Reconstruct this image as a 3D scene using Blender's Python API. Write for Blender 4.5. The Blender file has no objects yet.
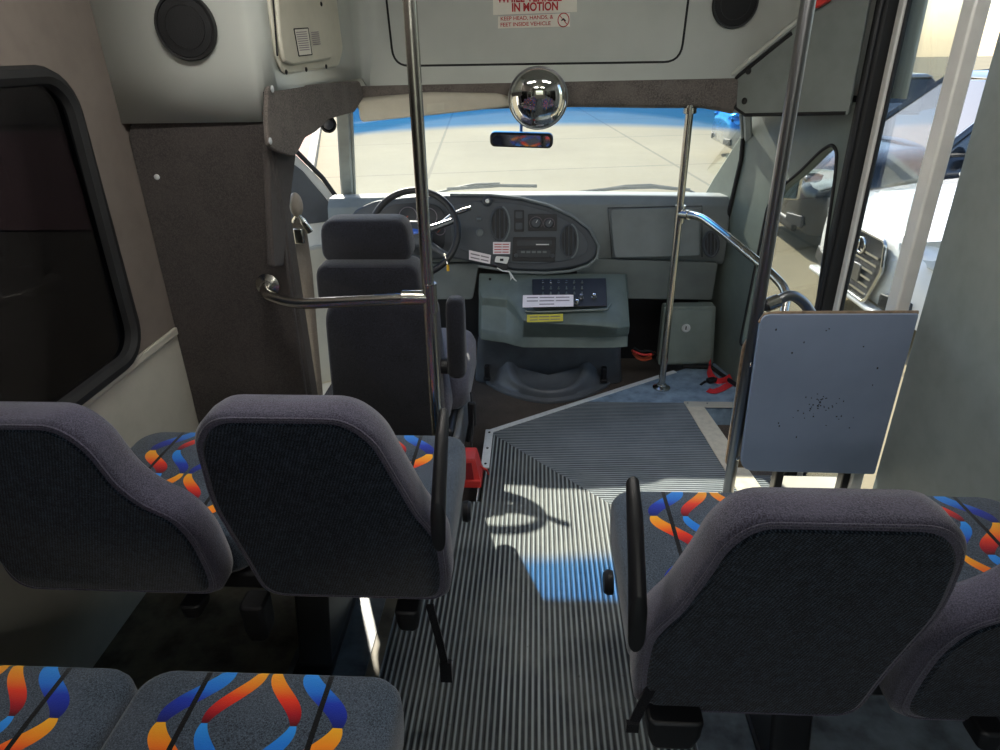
import bpy, bmesh, math, random
from mathutils import Vector, Matrix, Quaternion
random.seed(7)
SC = bpy.context.scene
COL = SC.collection
V = Vector

# ------------------------------------------------------------------ camera
FPX, EYE = 670.0, 1.42
dn = V((22, 1374, 670)).normalized()
fw = V((37, -327.3, 670)).normalized(); fw = (fw - fw.dot(dn) * dn).normalized()
rt = dn.cross(fw)
RW = Matrix((rt, fw, -dn))            # camera axes (right, down, forward) -> bus axes (X right, Y ahead, Z up)
CAMP = V((0, 0, EYE))
cd = bpy.data.cameras.new('camera'); cam = bpy.data.objects.new('camera', cd); COL.objects.link(cam)
cd.sensor_width = 36; cd.sensor_fit = 'HORIZONTAL'; cd.lens = FPX / 1000 * 36; cd.clip_start = .02; cd.clip_end = 400
cr, cu, cb = RW @ V((1, 0, 0)), RW @ V((0, -1, 0)), RW @ V((0, 0, -1))
M = Matrix(((cr.x, cu.x, cb.x, 0), (cr.y, cu.y, cb.y, 0), (cr.z, cu.z, cb.z, EYE), (0, 0, 0, 1)))
cam.matrix_world = M
SC.camera = cam

# survey helpers: a sight line from the place the photo was taken, met with a real plane of the bus
def ray(x, y): return RW @ V((x - 500, y - 375, FPX))
def atY(x, y, v): r = ray(x, y); return CAMP + r * (v / r.y)
def atX(x, y, v): r = ray(x, y); return CAMP + r * (v / r.x)
def atZ(x, y, v): r = ray(x, y); return CAMP + r * ((v - EYE) / r.z)
def atP(x, y, p, n): r = ray(x, y); p = V(p); n = V(n); return CAMP + r * ((p - CAMP).dot(n) / r.dot(n))
def atD(x, y, d): return CAMP + ray(x, y) / FPX * d

# ------------------------------------------------------------------ materials
def srgb(h):
    if isinstance(h, str):
        h = h.lstrip('#'); c = [int(h[i:i + 2], 16) / 255 for i in (0, 2, 4)]
    else: c = [v / 255 for v in h]
    return tuple(((v / 12.92) if v <= .04045 else ((v + .055) / 1.055) ** 2.4) for v in c) + (1,)

class NT:
    """small node builder"""
    def __init__(s, name):
        s.m = bpy.data.materials.new(name); s.m.use_nodes = True
        s.t = s.m.node_tree; s.t.nodes.clear()
        s.out = s.n('ShaderNodeOutputMaterial')
    def n(s, t, **k):
        o = s.t.nodes.new(t)
        for a, b in k.items(): setattr(o, a, b)
        return o
    def l(s, a, b): s.t.links.new(a, b)
    def put(s, sock, v):
        if isinstance(v, (int, float)): sock.default_value = v
        elif isinstance(v, tuple): sock.default_value = v
        else: s.l(v, sock)
    def math(s, op, a, b=0.0, c=None):
        o = s.n('ShaderNodeMath', operation=op); s.put(o.inputs[0], a); s.put(o.inputs[1], b)
        if c is not None: s.put(o.inputs[2], c)
        return o.outputs[0]
    def mix(s, f, a, b):
        o = s.n('ShaderNodeMix', data_type='RGBA'); s.put(o.inputs[0], f); s.put(o.inputs[6], a); s.put(o.inputs[7], b)
        return o.outputs[2]
    def noise(s, scale, detail=3, rough=.6, vec=None, dist=0):
        o = s.n('ShaderNodeTexNoise'); o.inputs['Scale'].default_value = scale; o.inputs['Detail'].default_value = detail
        o.inputs['Roughness'].default_value = rough; o.inputs['Distortion'].default_value = dist
        if vec is not None: s.l(vec, o.inputs['Vector'])
        return o.outputs['Fac']
    def coord(s, k='Object'): return s.n('ShaderNodeTexCoord').outputs[k]
    def xyz(s, v):
        o = s.n('ShaderNodeSeparateXYZ'); s.l(v, o.inputs[0]); return o.outputs
    def ramp(s, f, stops, interp='LINEAR'):
        o = s.n('ShaderNodeValToRGB'); e = o.color_ramp; e.interpolation = interp
        while len(e.elements) < len(stops): e.elements.new(.5)
        for i, (p, c) in enumerate(stops): e.elements[i].position = p; e.elements[i].color = c
        s.l(f, o.inputs[0]); return o.outputs[0]
    def rng(s, f, a, b, c=0., d=1.):
        o = s.n('ShaderNodeMapRange'); s.put(o.inputs[0], f)
        for i, v in enumerate((a, b, c, d)): o.inputs[i + 1].default_value = v
        return o.outputs[0]
    def bump(s, h, strength=.3, dist=.002):
        o = s.n('ShaderNodeBump'); o.inputs['Strength'].default_value = strength; o.inputs['Distance'].default_value = dist
        s.l(h, o.inputs['Height']); return o.outputs[0]
    def bsdf(s, col, rough=.5, metal=0., normal=None, spec=.5, sheen=0., coat=0.):
        b = s.n('ShaderNodeBsdfPrincipled'); s.put(b.inputs['Base Color'], col); s.put(b.inputs['Roughness'], rough)
        s.put(b.inputs['Metallic'], metal); b.inputs['Specular IOR Level'].default_value = spec
        if sheen: b.inputs['Sheen Weight'].default_value = sheen
        if coat: b.inputs['Coat Weight'].default_value = coat; b.inputs['Coat Roughness'].default_value = .15
        if normal is not None: s.l(normal, b.inputs['Normal'])
        s.l(b.outputs[0], s.out.inputs[0]); return b

def plain(name, col, rough=.5, metal=0., var=.12, scale=12., grain=0., gscale=700., spec=.5, sheen=0., coat=0., dark=None):
    t = NT(name); c = srgb(col); v = t.coord()
    d = srgb(dark) if dark else tuple(x * (1 - var * 2) for x in c[:3]) + (1,)
    l = tuple(min(1, x * (1 + var)) for x in c[:3]) + (1,)
    cc = t.ramp(t.noise(scale, 4, .6, v), [(.3, d), (.55, c), (.75, l)])
    nrm = t.bump(t.noise(gscale, 2, .5, v), grain, .001) if grain else None
    t.bsdf(cc, rough, metal, nrm, spec, sheen, coat); return t.m

def fabric(name, dark, light, scale=420., sheen=.25, bump=.5, patch=.25):
    t = NT(name); v = t.coord()
    a = t.noise(scale, 2, .7, v); b = t.noise(7, 3, .6, v)
    c = t.mix(t.rng(a, .38, .64), srgb(dark), srgb(light))
    c = t.mix(t.math('MULTIPLY', t.rng(b, .45, .7), patch), c, srgb(light))
    t.bsdf(c, .95, 0, t.bump(a, bump, .002), .15, sheen); return t.m

def weave(name, dark, light, pitch=.006):
    """open woven back cloth: staggered dots"""
    t = NT(name); x, y, z = t.xyz(t.coord())
    k = 2 * math.pi / pitch
    n = t.noise(60, 3, .6, t.coord())
    w = t.math('MULTIPLY', t.math('SINE', t.math('MULTIPLY', t.math('ADD', x, t.math('MULTIPLY', z, .6)), k)), t.math('SINE', t.math('MULTIPLY', z, k)))
    w = t.math('ADD', w, t.math('MULTIPLY', t.math('SUBTRACT', n, .5), 2.0))
    w = t.math('ADD', w, t.math('MULTIPLY', t.math('SUBTRACT', t.noise(300, 3, .8, t.coord()), .5), 5.0))
    c = t.mix(t.rng(w, -.3, 1.3), srgb(dark), srgb(light))
    t.bsdf(c, .95, 0, t.bump(w, .4, .001), .1, .15); return t.m

def ribbon_cloth(name):
    """charcoal-blue seat cloth printed with curling ribbons; UV is metres across / along the cushion"""
    t = NT(name); v = t.coord('UV'); u, w, _ = t.xyz(v)
    ob = t.coord(); sp = t.noise(430, 2, .75, ob)
    base = t.mix(t.rng(sp, .36, .66), srgb('1f2630'), srgb('566372'))
    base = t.mix(t.math('MULTIPLY', t.rng(t.noise(9, 3, .6, ob), .5, .75), .3), base, srgb('5d6675'))
    warm = [(0, srgb('f0b028')), (.3, srgb('f08a1e')), (.55, srgb('e2381c')), (.8, srgb('a01320')), (1, srgb('4a0a18'))]
    cool = [(0, srgb('2f93e8')), (.4, srgb('1d6fd0')), (.6, srgb('1a35a8')), (1, srgb('141c66'))]
    P = .215
    def strand(cx, amp, ph, wid, col, inv):
        ph1 = t.math('FRACT', t.math('ADD', t.math('DIVIDE', w, P), ph))          # 0..1 along the repeat
        s = t.math('SINE', t.math('MULTIPLY', ph1, 2 * math.pi))
        xc = t.math('ADD', t.math('MULTIPLY', s, amp), cx)
        dd = t.math('ABSOLUTE', t.math('SUBTRACT', u, xc))
        c = t.math('ABSOLUTE', t.math('COSINE', t.math('MULTIPLY', ph1, 2 * math.pi)))
        m = t.math('LESS_THAN', dd, t.math('ADD', t.math('MULTIPLY', c, wid * .75), wid * .35))
        h = t.math('FRACT', t.math('ADD', ph1, .25))                               # side of the wave: which face of the ribbon shows
        isw = t.math('GREATER_THAN' if inv else 'LESS_THAN', h, .5)
        q = t.math('FRACT', t.math('MULTIPLY', h, 2))
        cc = t.mix(isw, t.ramp(q, cool), t.ramp(q, warm))
        return t.mix(m, col, cc)
    c = base
    for cx, amp, ph, wid, inv in ((.125, .036, .25, .021, 0), (.335, -.036, .25, .021, 0), (.271, -.030, .25, .015, 1), (.189, .030, .25, .015, 1)):
        c = strand(cx, amp, ph, wid, c, inv)
    for cx in (.125, .335):
        c = t.mix(t.math('LESS_THAN', t.math('ABSOLUTE', t.math('SUBTRACT', u, cx)), .0045), c, srgb('0a0b0e'))
    t.bsdf(c, .92, 0, t.bump(sp, .4, .002), .15, .25); return t.m

def ribbed(name, axis, pitch, groove, ridge, wear=None, wearamt=.5):
    t = NT(name); o = t.coord(); x, y, z = t.xyz(o); a = x if axis == 'x' else y
    s = t.math('SINE', t.math('MULTIPLY', a, 2 * math.pi / pitch))
    f = t.rng(s, -.3, .95)
    st = t.n('ShaderNodeMapping'); st.inputs['Scale'].default_value = (60, 3, 1) if axis == 'x' else (3, 60, 1); t.l(o, st.inputs[0])
    dirt = t.noise(1.0, 4, .7, st.outputs[0])
    c = t.mix(f, srgb(groove), t.mix(t.rng(dirt, .3, .75), srgb(ridge), tuple(min(1, k * 1.7) for k in srgb(ridge)[:3]) + (1,)))
    if wear: c = t.mix(t.math('MULTIPLY', t.rng(t.noise(5, 5, .65, o), .42, .7), wearamt), c, srgb(wear))
    c = t.mix(t.math('MULTIPLY', t.rng(t.noise(55, 3, .6, o), .66, .74), .5), c, srgb('191b1d'))
    t.bsdf(c, .62, 0, t.bump(s, .55, .004), .35); return t.m

def chrome(name, col='b9b7b0', rough=.24):
    t = NT(name); n = t.noise(9, 2, .5, t.coord())
    t.bsdf(t.ramp(n, [(.3, tuple(k * .94 for k in srgb(col)[:3]) + (1,)), (.7, srgb(col))]), rough, 1.0); return t.m

def glass(name, tint=(.9, .93, .93, 1), band=False, refl=.05):
    t = NT(name); tr = t.n('ShaderNodeBsdfTransparent'); gl = t.n('ShaderNodeBsdfGlossy'); gl.inputs['Roughness'].default_value = .03
    c = tint
    if band:
        u, w, _ = t.xyz(t.coord('UV'))
        c = t.ramp(w, [(.0, tint), (.76, tint), (.80, (.07, .36, .92, 1)), (1, (.03, .22, .74, 1))])
    t.put(tr.inputs[0], c); mx = t.n('ShaderNodeMixShader'); fr = t.n('ShaderNodeFresnel'); fr.inputs[0].default_value = 1.25
    t.l(t.math('MULTIPLY', fr.outputs[0], refl * 10), mx.inputs[0]); t.l(tr.outputs[0], mx.inputs[1]); t.l(gl.outputs[0], mx.inputs[2])
    t.l(mx.outputs[0], t.out.inputs[0]); return t.m

def emit(name, col, s):
    t = NT(name); e = t.n('ShaderNodeEmission'); e.inputs[0].default_value = srgb(col); e.inputs[1].default_value = s
    t.l(e.outputs[0], t.out.inputs[0]); return t.m

MT = dict(
    gel=plain('gelcoat_grey', 'b4b8b2', .24, var=.05, scale=3, coat=.5),
    cover=plain('beige_plastic', 'c2bfaf', .45, var=.04),
    seam=plain('seam_black', '16171a', .8),
    carpet=fabric('dark_brown_carpet', '3a3736', '4d4846', 300, .1, .9, .6),
    carpet2=fabric('brown_grey_carpet', '57504e', '7d7570', 300, .1, .9, .6),
    trimcloth=fabric('worn_carpet_trim', '4b4745', '736c67', 220, .1, .8, .9),
    tan=plain('tan_wall_panel', '6e665f', .7, var=.06, grain=.1),
    cream=plain('cream_wall_panel', 'b0ada1', .55, var=.04),
    whitepaint=plain('white_paint', 'd2d2ce', .3, var=.04),
    doorgrey=plain('door_trim_grey', '4a4d52', .55, var=.08),
    black=plain('black_plastic', '15161a', .5, var=.2, grain=.15),
    blackmetal=plain('black_painted_metal', '17181b', .42, var=.2),
    rubber=plain('black_rubber', '131416', .7, var=.2),
    dash=plain('dash_grey', '6b7273', .55, var=.06, grain=.35, gscale=900),
    dashlo=plain('dash_lower_grey', '606766', .6, var=.06, grain=.35, gscale=900),
    pod=plain('pod_dark_grey', '373c42', .5, var=.08, grain=.2, gscale=900),
    podin=plain('panel_charcoal', '3f454b', .5, var=.08),
    console=plain('console_green_grey', '616c68', .42, var=.1, grain=.2),
    engine=plain('engine_cover_dark', '565b61', .36, var=.12, grain=.2),
    fuse=plain('fuse_panel_green_grey', '75807b', .5, var=.06),
    pillar=plain('pillar_grey_green', '5f6963', .55, var=.06, grain=.2),
    gusset=plain('gusset_grey', '7b827f', .5, var=.06),
    apillar=plain('pillar_trim_grey', '9b9f9c', .55, var=.06),
    visor=plain('visor_beige', 'bdb8a9', .8, var=.05, grain=.2),
    modesty=plain('modesty_blue_grey', '8392aa', .5, var=.06, scale=3, grain=.15, gscale=300),
    wood=plain('ply_edge', '84705a', .7, var=.2, scale=60),
    chrome=chrome('steel_tube'), bright=chrome('bright_chrome', 'e6e6e4', .04), alu=plain('aluminium_strip', 'd2d6d8', .4, .15, .06, 50),
    steeldk=chrome('dull_steel', '8a8b8e', .32),
    nosing=plain('beige_nosing', 'c6beab', .6, var=.08, scale=40, grain=.3, gscale=250),
    seatgrey=fabric('seat_border_grey', '302f3b', '585668', 430, .3, .5, .4),
    seatback=weave('seat_back_weave', '090f18', '3c4857'),
    ribbon=ribbon_cloth('ribbon_seat_cloth'),
    drvcloth=fabric('driver_cloth', '0f1015', '2c2d36', 420, .25, .5, .4),
    drvlight=fabric('driver_cloth_grey', '3c3a43', '6d6a76', 380, .3, .5, .5),
    floorx=ribbed('floor_ribbed_aisle', 'x', .0149, '1f2225', '767d7e', '898c84', .25),
    floory=ribbed('floor_ribbed_entry', 'y', .0125, '3b4146', '7a8287', '8b9092', .35),
    floorblue=plain('floor_worn_blue', '7d92a6', .55, var=.3, scale=16, dark='5b6c7e'),
    floordark=plain('floor_dark_vinyl', '6f6a5c', .55, var=.35, scale=9, spec=.3),
    floorgrey=plain('floor_grey_metal', '626c72', .45, var=.35, scale=11),
    cabcarpet=fabric('cab_floor_carpet', '332e2b', '5f564f', 200, .1, .9, .6),
    red=plain('red_plastic', 'd23a36', .4, var=.06), redweb=fabric('red_webbing', 'b31a26', 'd83a40', 600, .1, .4),
    beltgrey=fabric('belt_webbing', '5e5a56', '8b867f', 800, .1, .4), blackweb=fabric('black_webbing', '0c0c0f', '26262b', 800, .1, .4),
    paper=plain('paper_label', 'e4dde0', .7, var=.03), signpaper=plain('sign_vinyl', 'd9d7cb', .5, var=.03),
    ink=plain('ink_red', 'b3252b', .6), inkgrey=plain('ink_grey', '8a7f86', .7), inkblack=plain('ink_black', '1c1c1e', .7),
    yellow=plain('yellow_label', 'd8cf54', .6, var=.05), orange=plain('orange_wire', 'c5532f', .5),
    glass=glass('clear_glass'), tint=glass('tinted_glass', (.10, .10, .11, 1), refl=.06), shield=glass('windshield_glass', (.86, .90, .88, 1), band=True, refl=.03),
    speaker=plain('speaker_mesh', '141517', .75, var=.2, grain=.6, gscale=350), spkring=plain('speaker_ring', '17181a', .5),
    brown=plain('gauge_face', '20242a', .4), blueoval=plain('blue_badge', '2457b5', .3), white=plain('white_plastic', 'dfe0dd', .4, var=.03),
    keyyel=plain('yellow_tag', 'd9a81e', .4),
    conc=None)
def concrete():
    t = NT('concrete_paving'); o = t.coord(); x, y, z = t.xyz(o)
    n1 = t.noise(.35, 5, .6, o); n2 = t.noise(14, 4, .7, o)
    c = t.ramp(n1, [(.3, srgb('776f5a')), (.6, srgb('827a63')), (.8, srgb('8b836b'))])
    c = t.mix(t.math('MULTIPLY', t.rng(n2, .4, .7), .25), c, srgb('6e6858'))
    # expansion joints: lanes roughly square to the bus, slightly skewed
    xs = t.math('ADD', x, t.math('MULTIPLY', y, .08)); ys = t.math('ADD', y, t.math('MULTIPLY', x, -.18))
    jx = t.math('ABSOLUTE', t.math('SUBTRACT', t.math('FRACT', t.math('DIVIDE', t.math('ADD', xs, .93), 4.6)), .5))
    jy = t.math('ABSOLUTE', t.math('SUBTRACT', t.math('FRACT', t.math('DIVIDE', t.math('ADD', ys, .75), 4.5)), .5))
    wob = t.math('MULTIPLY', t.math('SUBTRACT', t.noise(3, 3, .6, o), .5), .008)
    j = t.math('MAXIMUM', t.math('GREATER_THAN', t.math('ADD', jx, wob), .4935), t.math('GREATER_THAN', t.math('ADD', jy, wob), .4925))
    c = t.mix(t.math('MULTIPLY', j, .6), c, srgb('4c483d'))
    t.bsdf(c, .9, 0, t.bump(n2, .2, .01), .2); return t.m
MT['conc'] = concrete()
def brickmat():
    t = NT('red_pavers'); o = t.coord(); b = t.n('ShaderNodeTexBrick'); t.l(o, b.inputs[0]); b.inputs['Scale'].default_value = 5
    b.inputs['Color1'].default_value = srgb('8f6254'); b.inputs['Color2'].default_value = srgb('9c6f60'); b.inputs['Mortar'].default_value = srgb('85776c')
    t.bsdf(b.outputs[0], .9); return t.m
MT['brick'] = brickmat()

# ------------------------------------------------------------------ mesh helpers
def rrect(w, h, r, n=5, cx=0, cy=0):
    """rounded rectangle outline, counter-clockwise"""
    out = []
    for sx, sy, a0 in ((1, 1, 0), (-1, 1, 90), (-1, -1, 180), (1, -1, 270)):
        for k in range(n + 1):
            a = math.radians(a0 + 90 * k / n)
            out.append((cx + sx * (w / 2 - r) + r * math.cos(a), cy + sy * (h / 2 - r) + r * math.sin(a)))
    return out
def ell(rx, ry, n=32, cx=0, cy=0): return [(cx + rx * math.cos(2 * math.pi * k / n), cy + ry * math.sin(2 * math.pi * k / n)) for k in range(n)]
def roundpoly(pts, r, n=4):
    """round the corners of a 2D or 3D polygon"""
    out = []; L = len(pts); pts = [V(p) for p in pts]
    for i in range(L):
        a, b, c = pts[i - 1], pts[i], pts[(i + 1) % L]
        rr = r[i] if isinstance(r, (list, tuple)) else r
        d1 = (a - b); d2 = (c - b); q = min(rr, d1.length * .48, d2.length * .48)
        if q <= 1e-5: out.append(b); continue
        s, e = b + d1.normalized() * q, b + d2.normalized() * q
        for k in range(n + 1):
            t = k / n; out.append(s * (1 - t) ** 2 + b * 2 * t * (1 - t) + e * t * t)
    return out
def smoothpath(pts, r=.05, n=6):
    out = [V(pts[0])]
    for i in range(1, len(pts) - 1):
        a, b, c = V(pts[i - 1]), V(pts[i]), V(pts[i + 1]); d1, d2 = a - b, c - b
        q = min(r, d1.length * .49, d2.length * .49); s, e = b + d1.normalized() * q, b + d2.normalized() * q
        for k in range(n + 1):
            t = k / n; out.append(s * (1 - t) ** 2 + b * 2 * t * (1 - t) + e * t * t)
    out.append(V(pts[-1])); return out
def frame(o, z, x=None):
    """matrix at o with local z axis along z"""
    z = V(z).normalized(); x = V(x) if x is not None else (V((1, 0, 0)) if abs(z.x) < .9 else V((0, 1, 0)))
    x = (x - z * x.dot(z)).normalized(); y = z.cross(x); o = V(o)
    return Matrix(((x.x, y.x, z.x, o.x), (x.y, y.y, z.y, o.y), (x.z, y.z, z.z, o.z), (0, 0, 0, 1)))

class MB:
    def __init__(s): s.b = bmesh.new()
    def face(s, vs):
        try: return s.b.faces.new(vs)
        except ValueError: return None
    def box(s, c, d, rot=None):
        m = Matrix.Translation(V(c)) @ (rot.to_4x4() if rot else Matrix()) @ Matrix.Diagonal((d[0], d[1], d[2], 1))
        bmesh.ops.create_cube(s.b, size=1, matrix=m); return s
    def bx(s, x0, x1, y0, y1, z0, z1): return s.box(((x0 + x1) / 2, (y0 + y1) / 2, (z0 + z1) / 2), (x1 - x0, y1 - y0, z1 - z0))
    def loft(s, rings, cap=True, closed=True):
        R = [[s.b.verts.new(p) for p in r] for r in rings]
        for a, b in zip(R, R[1:]):
            n = len(a)
            for i in range(n if closed else n - 1): s.face((a[i], a[(i + 1) % n], b[(i + 1) % n], b[i]))
        if cap and closed: s.face(list(reversed(R[0]))); s.face(R[-1])
        return s
    def plate(s, pts, vec):
        """polygon of 3D points extruded by a vector"""
        v = V(vec); return s.loft([[V(p) for p in pts], [V(p) + v for p in pts]])
    def prism(s, m, outline, h0, h1): return s.loft([[m @ V((x, y, h0)) for x, y in outline], [m @ V((x, y, h1)) for x, y in outline]])
    def holed(s, outer, holes, vec):
        """flat plate with openings"""
        es = []
        for loop in [outer] + list(holes):
            vs = [s.b.verts.new(p) for p in loop]
            es += [s.b.edges.new((vs[i], vs[(i + 1) % len(vs)])) for i in range(len(vs))]
        r = bmesh.ops.triangle_fill(s.b, edges=es, use_beauty=True)
        fs = [f for f in r['geom'] if isinstance(f, bmesh.types.BMFace)]
        e = bmesh.ops.extrude_face_region(s.b, geom=fs)
        bmesh.ops.translate(s.b, verts=[g for g in e['geom'] if isinstance(g, bmesh.types.BMVert)], vec=V(vec)); return s
    def tube(s, pts, r, n=12, cap=True, closed=False):
        pts = [V(p) for p in pts]; rr = r if isinstance(r, (list, tuple)) else [r] * len(pts); rings = []; up = None
        L = len(pts)
        for i, p in enumerate(pts):
            if closed: d = (pts[(i + 1) % L] - pts[i - 1]).normalized()
            else: d = (pts[min(i + 1, L - 1)] - pts[max(i - 1, 0)]).normalized()
            if up is None:
                up = d.orthogonal().normalized()
            up = (up - d * up.dot(d)).normalized(); q = d.cross(up)
            rings.append([p + (up * math.cos(2 * math.pi * k / n) + q * math.sin(2 * math.pi * k / n)) * rr[i] for k in range(n)])
        if closed: rings.append(rings[0]); s.loft(rings, cap=False); bmesh.ops.remove_doubles(s.b, verts=s.b.verts, dist=1e-6)
        else: s.loft(rings, cap)
        return s
    def strip(s, pts, wdir, w, th):
        """flat webbing along a path"""
        pts = [V(p) for p in pts]; wd = V(wdir).normalized(); rings = []
        for i, p in enumerate(pts):
            d = (pts[min(i + 1, len(pts) - 1)] - pts[max(i - 1, 0)]).normalized(); x = (wd - d * wd.dot(d)).normalized(); y = d.cross(x)
            rings.append([p + x * w / 2 + y * th / 2, p - x * w / 2 + y * th / 2, p - x * w / 2 - y * th / 2, p + x * w / 2 - y * th / 2])
        return s.loft(rings)
    def lathe(s, m, prof, n=32):
        rings = [[m @ V((r * math.cos(2 * math.pi * k / n), r * math.sin(2 * math.pi * k / n), h)) for k in range(n)] for r, h in prof]
        return s.loft(rings)
    def ball(s, c, r, sc=(1, 1, 1), u=16, v=10, rot=None):
        m = Matrix.Translation(V(c)) @ (rot.to_4x4() if rot else Matrix()) @ Matrix.Diagonal((sc[0] * r, sc[1] * r, sc[2] * r, 1))
        bmesh.ops.create_uvsphere(s.b, u_segments=u, v_segments=v, radius=1, matrix=m); return s
    def surf(s, fn, nu, nv, uv=False):
        g = [[s.b.verts.new(fn(i / nu, j / nv)) for j in range(nv + 1)] for i in range(nu + 1)]
        L = s.b.loops.layers.uv.verify() if uv else None
        for i in range(nu):
            for j in range(nv):
                f = s.face((g[i][j], g[i + 1][j], g[i + 1][j + 1], g[i][j + 1]))
                if uv and f:
                    for lp, (a, c) in zip(f.loops, ((i, j), (i + 1, j), (i + 1, j + 1), (i, j + 1))): lp[L].uv = (a / nu, c / nv)
        return s
    def build(s, name, mat, parent=None, bevel=0, seg=2, ang=35, solid=0, sub=0, uvxy=None, label=None, mats=None):
        bmesh.ops.recalc_face_normals(s.b, faces=s.b.faces)
        if uvxy:
            L = s.b.loops.layers.uv.verify()
            for f in s.b.faces:
                for lp in f.loops: lp[L].uv = uvxy(lp.vert.co)
        off = V(parent['_o']) if parent is not None and '_o' in parent else V((0, 0, 0))
        if off.length: bmesh.ops.translate(s.b, verts=s.b.verts, vec=-off)
        me = bpy.data.meshes.new(name); s.b.to_mesh(me); s.b.free()
        for m in (mats or [mat]): me.materials.append(MT[m] if isinstance(m, str) else m)
        for p in me.polygons: p.use_smooth = True
        me.set_sharp_from_angle(angle=math.radians(ang))
        o = bpy.data.objects.new(name, me); COL.objects.link(o)
        if parent is not None:
            o.parent = parent
            if '_o' in parent: o['_o'] = parent['_o']
        if solid: q = o.modifiers.new('thick', 'SOLIDIFY'); q.thickness = solid; q.offset = 0
        if bevel:
            q = o.modifiers.new('bevel', 'BEVEL'); q.width = bevel; q.segments = seg; q.limit_method = 'ANGLE'; q.angle_limit = math.radians(30); q.harden_normals = False
        if sub: q = o.modifiers.new('sub', 'SUBSURF'); q.levels = sub; q.render_levels = sub
        if label: o['label'] = label
        return o

def thing(name, label, cat, loc=(0, 0, 0), group=None):
    o = bpy.data.objects.new(name, None); COL.objects.link(o); o.location = loc; o.empty_display_size = .1
    o['label'] = label; o['category'] = cat; o['_o'] = tuple(loc)
    if group: o['group'] = group
    return o
def tag(o, label, cat, group=None):
    o['label'] = label; o['category'] = cat
    if group: o['group'] = group
    return o
def struct(o, label=None):
    o['kind'] = 'structure'
    if label: o['label'] = label
    return o
def text_mesh(body, size, m, thick, name, mat, parent, width=None, align='CENTER', bold=0.0):
    """lettering laid on a surface: m maps text x/y to the surface, z outwards"""
    cu_ = bpy.data.curves.new('lettering', 'FONT'); cu_.body = body; cu_.size = size; cu_.align_x = align; cu_.extrude = thick; cu_.offset = bold
    cu_.space_line = 1.0
    to = bpy.data.objects.new('lettering', cu_); COL.objects.link(to)
    dg = bpy.context.evaluated_depsgraph_get(); me = bpy.data.meshes.new_from_object(to.evaluated_get(dg))
    bpy.data.objects.remove(to); bpy.data.curves.remove(cu_)
    if width:
        w = max(v.co.x for v in me.vertices) - min(v.co.x for v in me.vertices); k = width / w
        for v in me.vertices: v.co.x *= k
    off = V(parent['_o']) if parent is not None and '_o' in parent else V((0, 0, 0))
    me.transform(m); me.transform(Matrix.Translation(-off)); me.name = name
    me.materials.clear(); me.materials.append(MT[mat])
    o = bpy.data.objects.new(name, me); COL.objects.link(o)
    if parent is not None: o.parent = parent
    return o
def screw(c, n, r=.006, mat='steeldk', parent=None, name='screw'):
    return MB().lathe(frame(c, n), [(r, 0), (r, .002), (r * .6, .0035), (.0004, .0038)], 12).build(name, mat, parent)
# ------------------------------------------------------------------ outdoors
GZ = -.60
struct(MB().bx(-70, 70, -30, 110, GZ - .1, GZ).build('ground', 'conc'))
struct(MB().plate([(-3.15, 8.2, GZ), (-3.9, 11.6, GZ), (-6.2, 20, GZ), (-30, 20, GZ), (-30, 8.2, GZ)], (0, 0, .02)).build('ground_brick_strip', 'brick'))
struct(MB().plate([(-3.35, 9.5, GZ), (-3.23, 9.5, GZ), (-6.3, 20.6, GZ), (-6.5, 20.6, GZ)], (0, 0, .13)).build('curb', plain('curb_concrete', 'a59f90', .9)))

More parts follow.
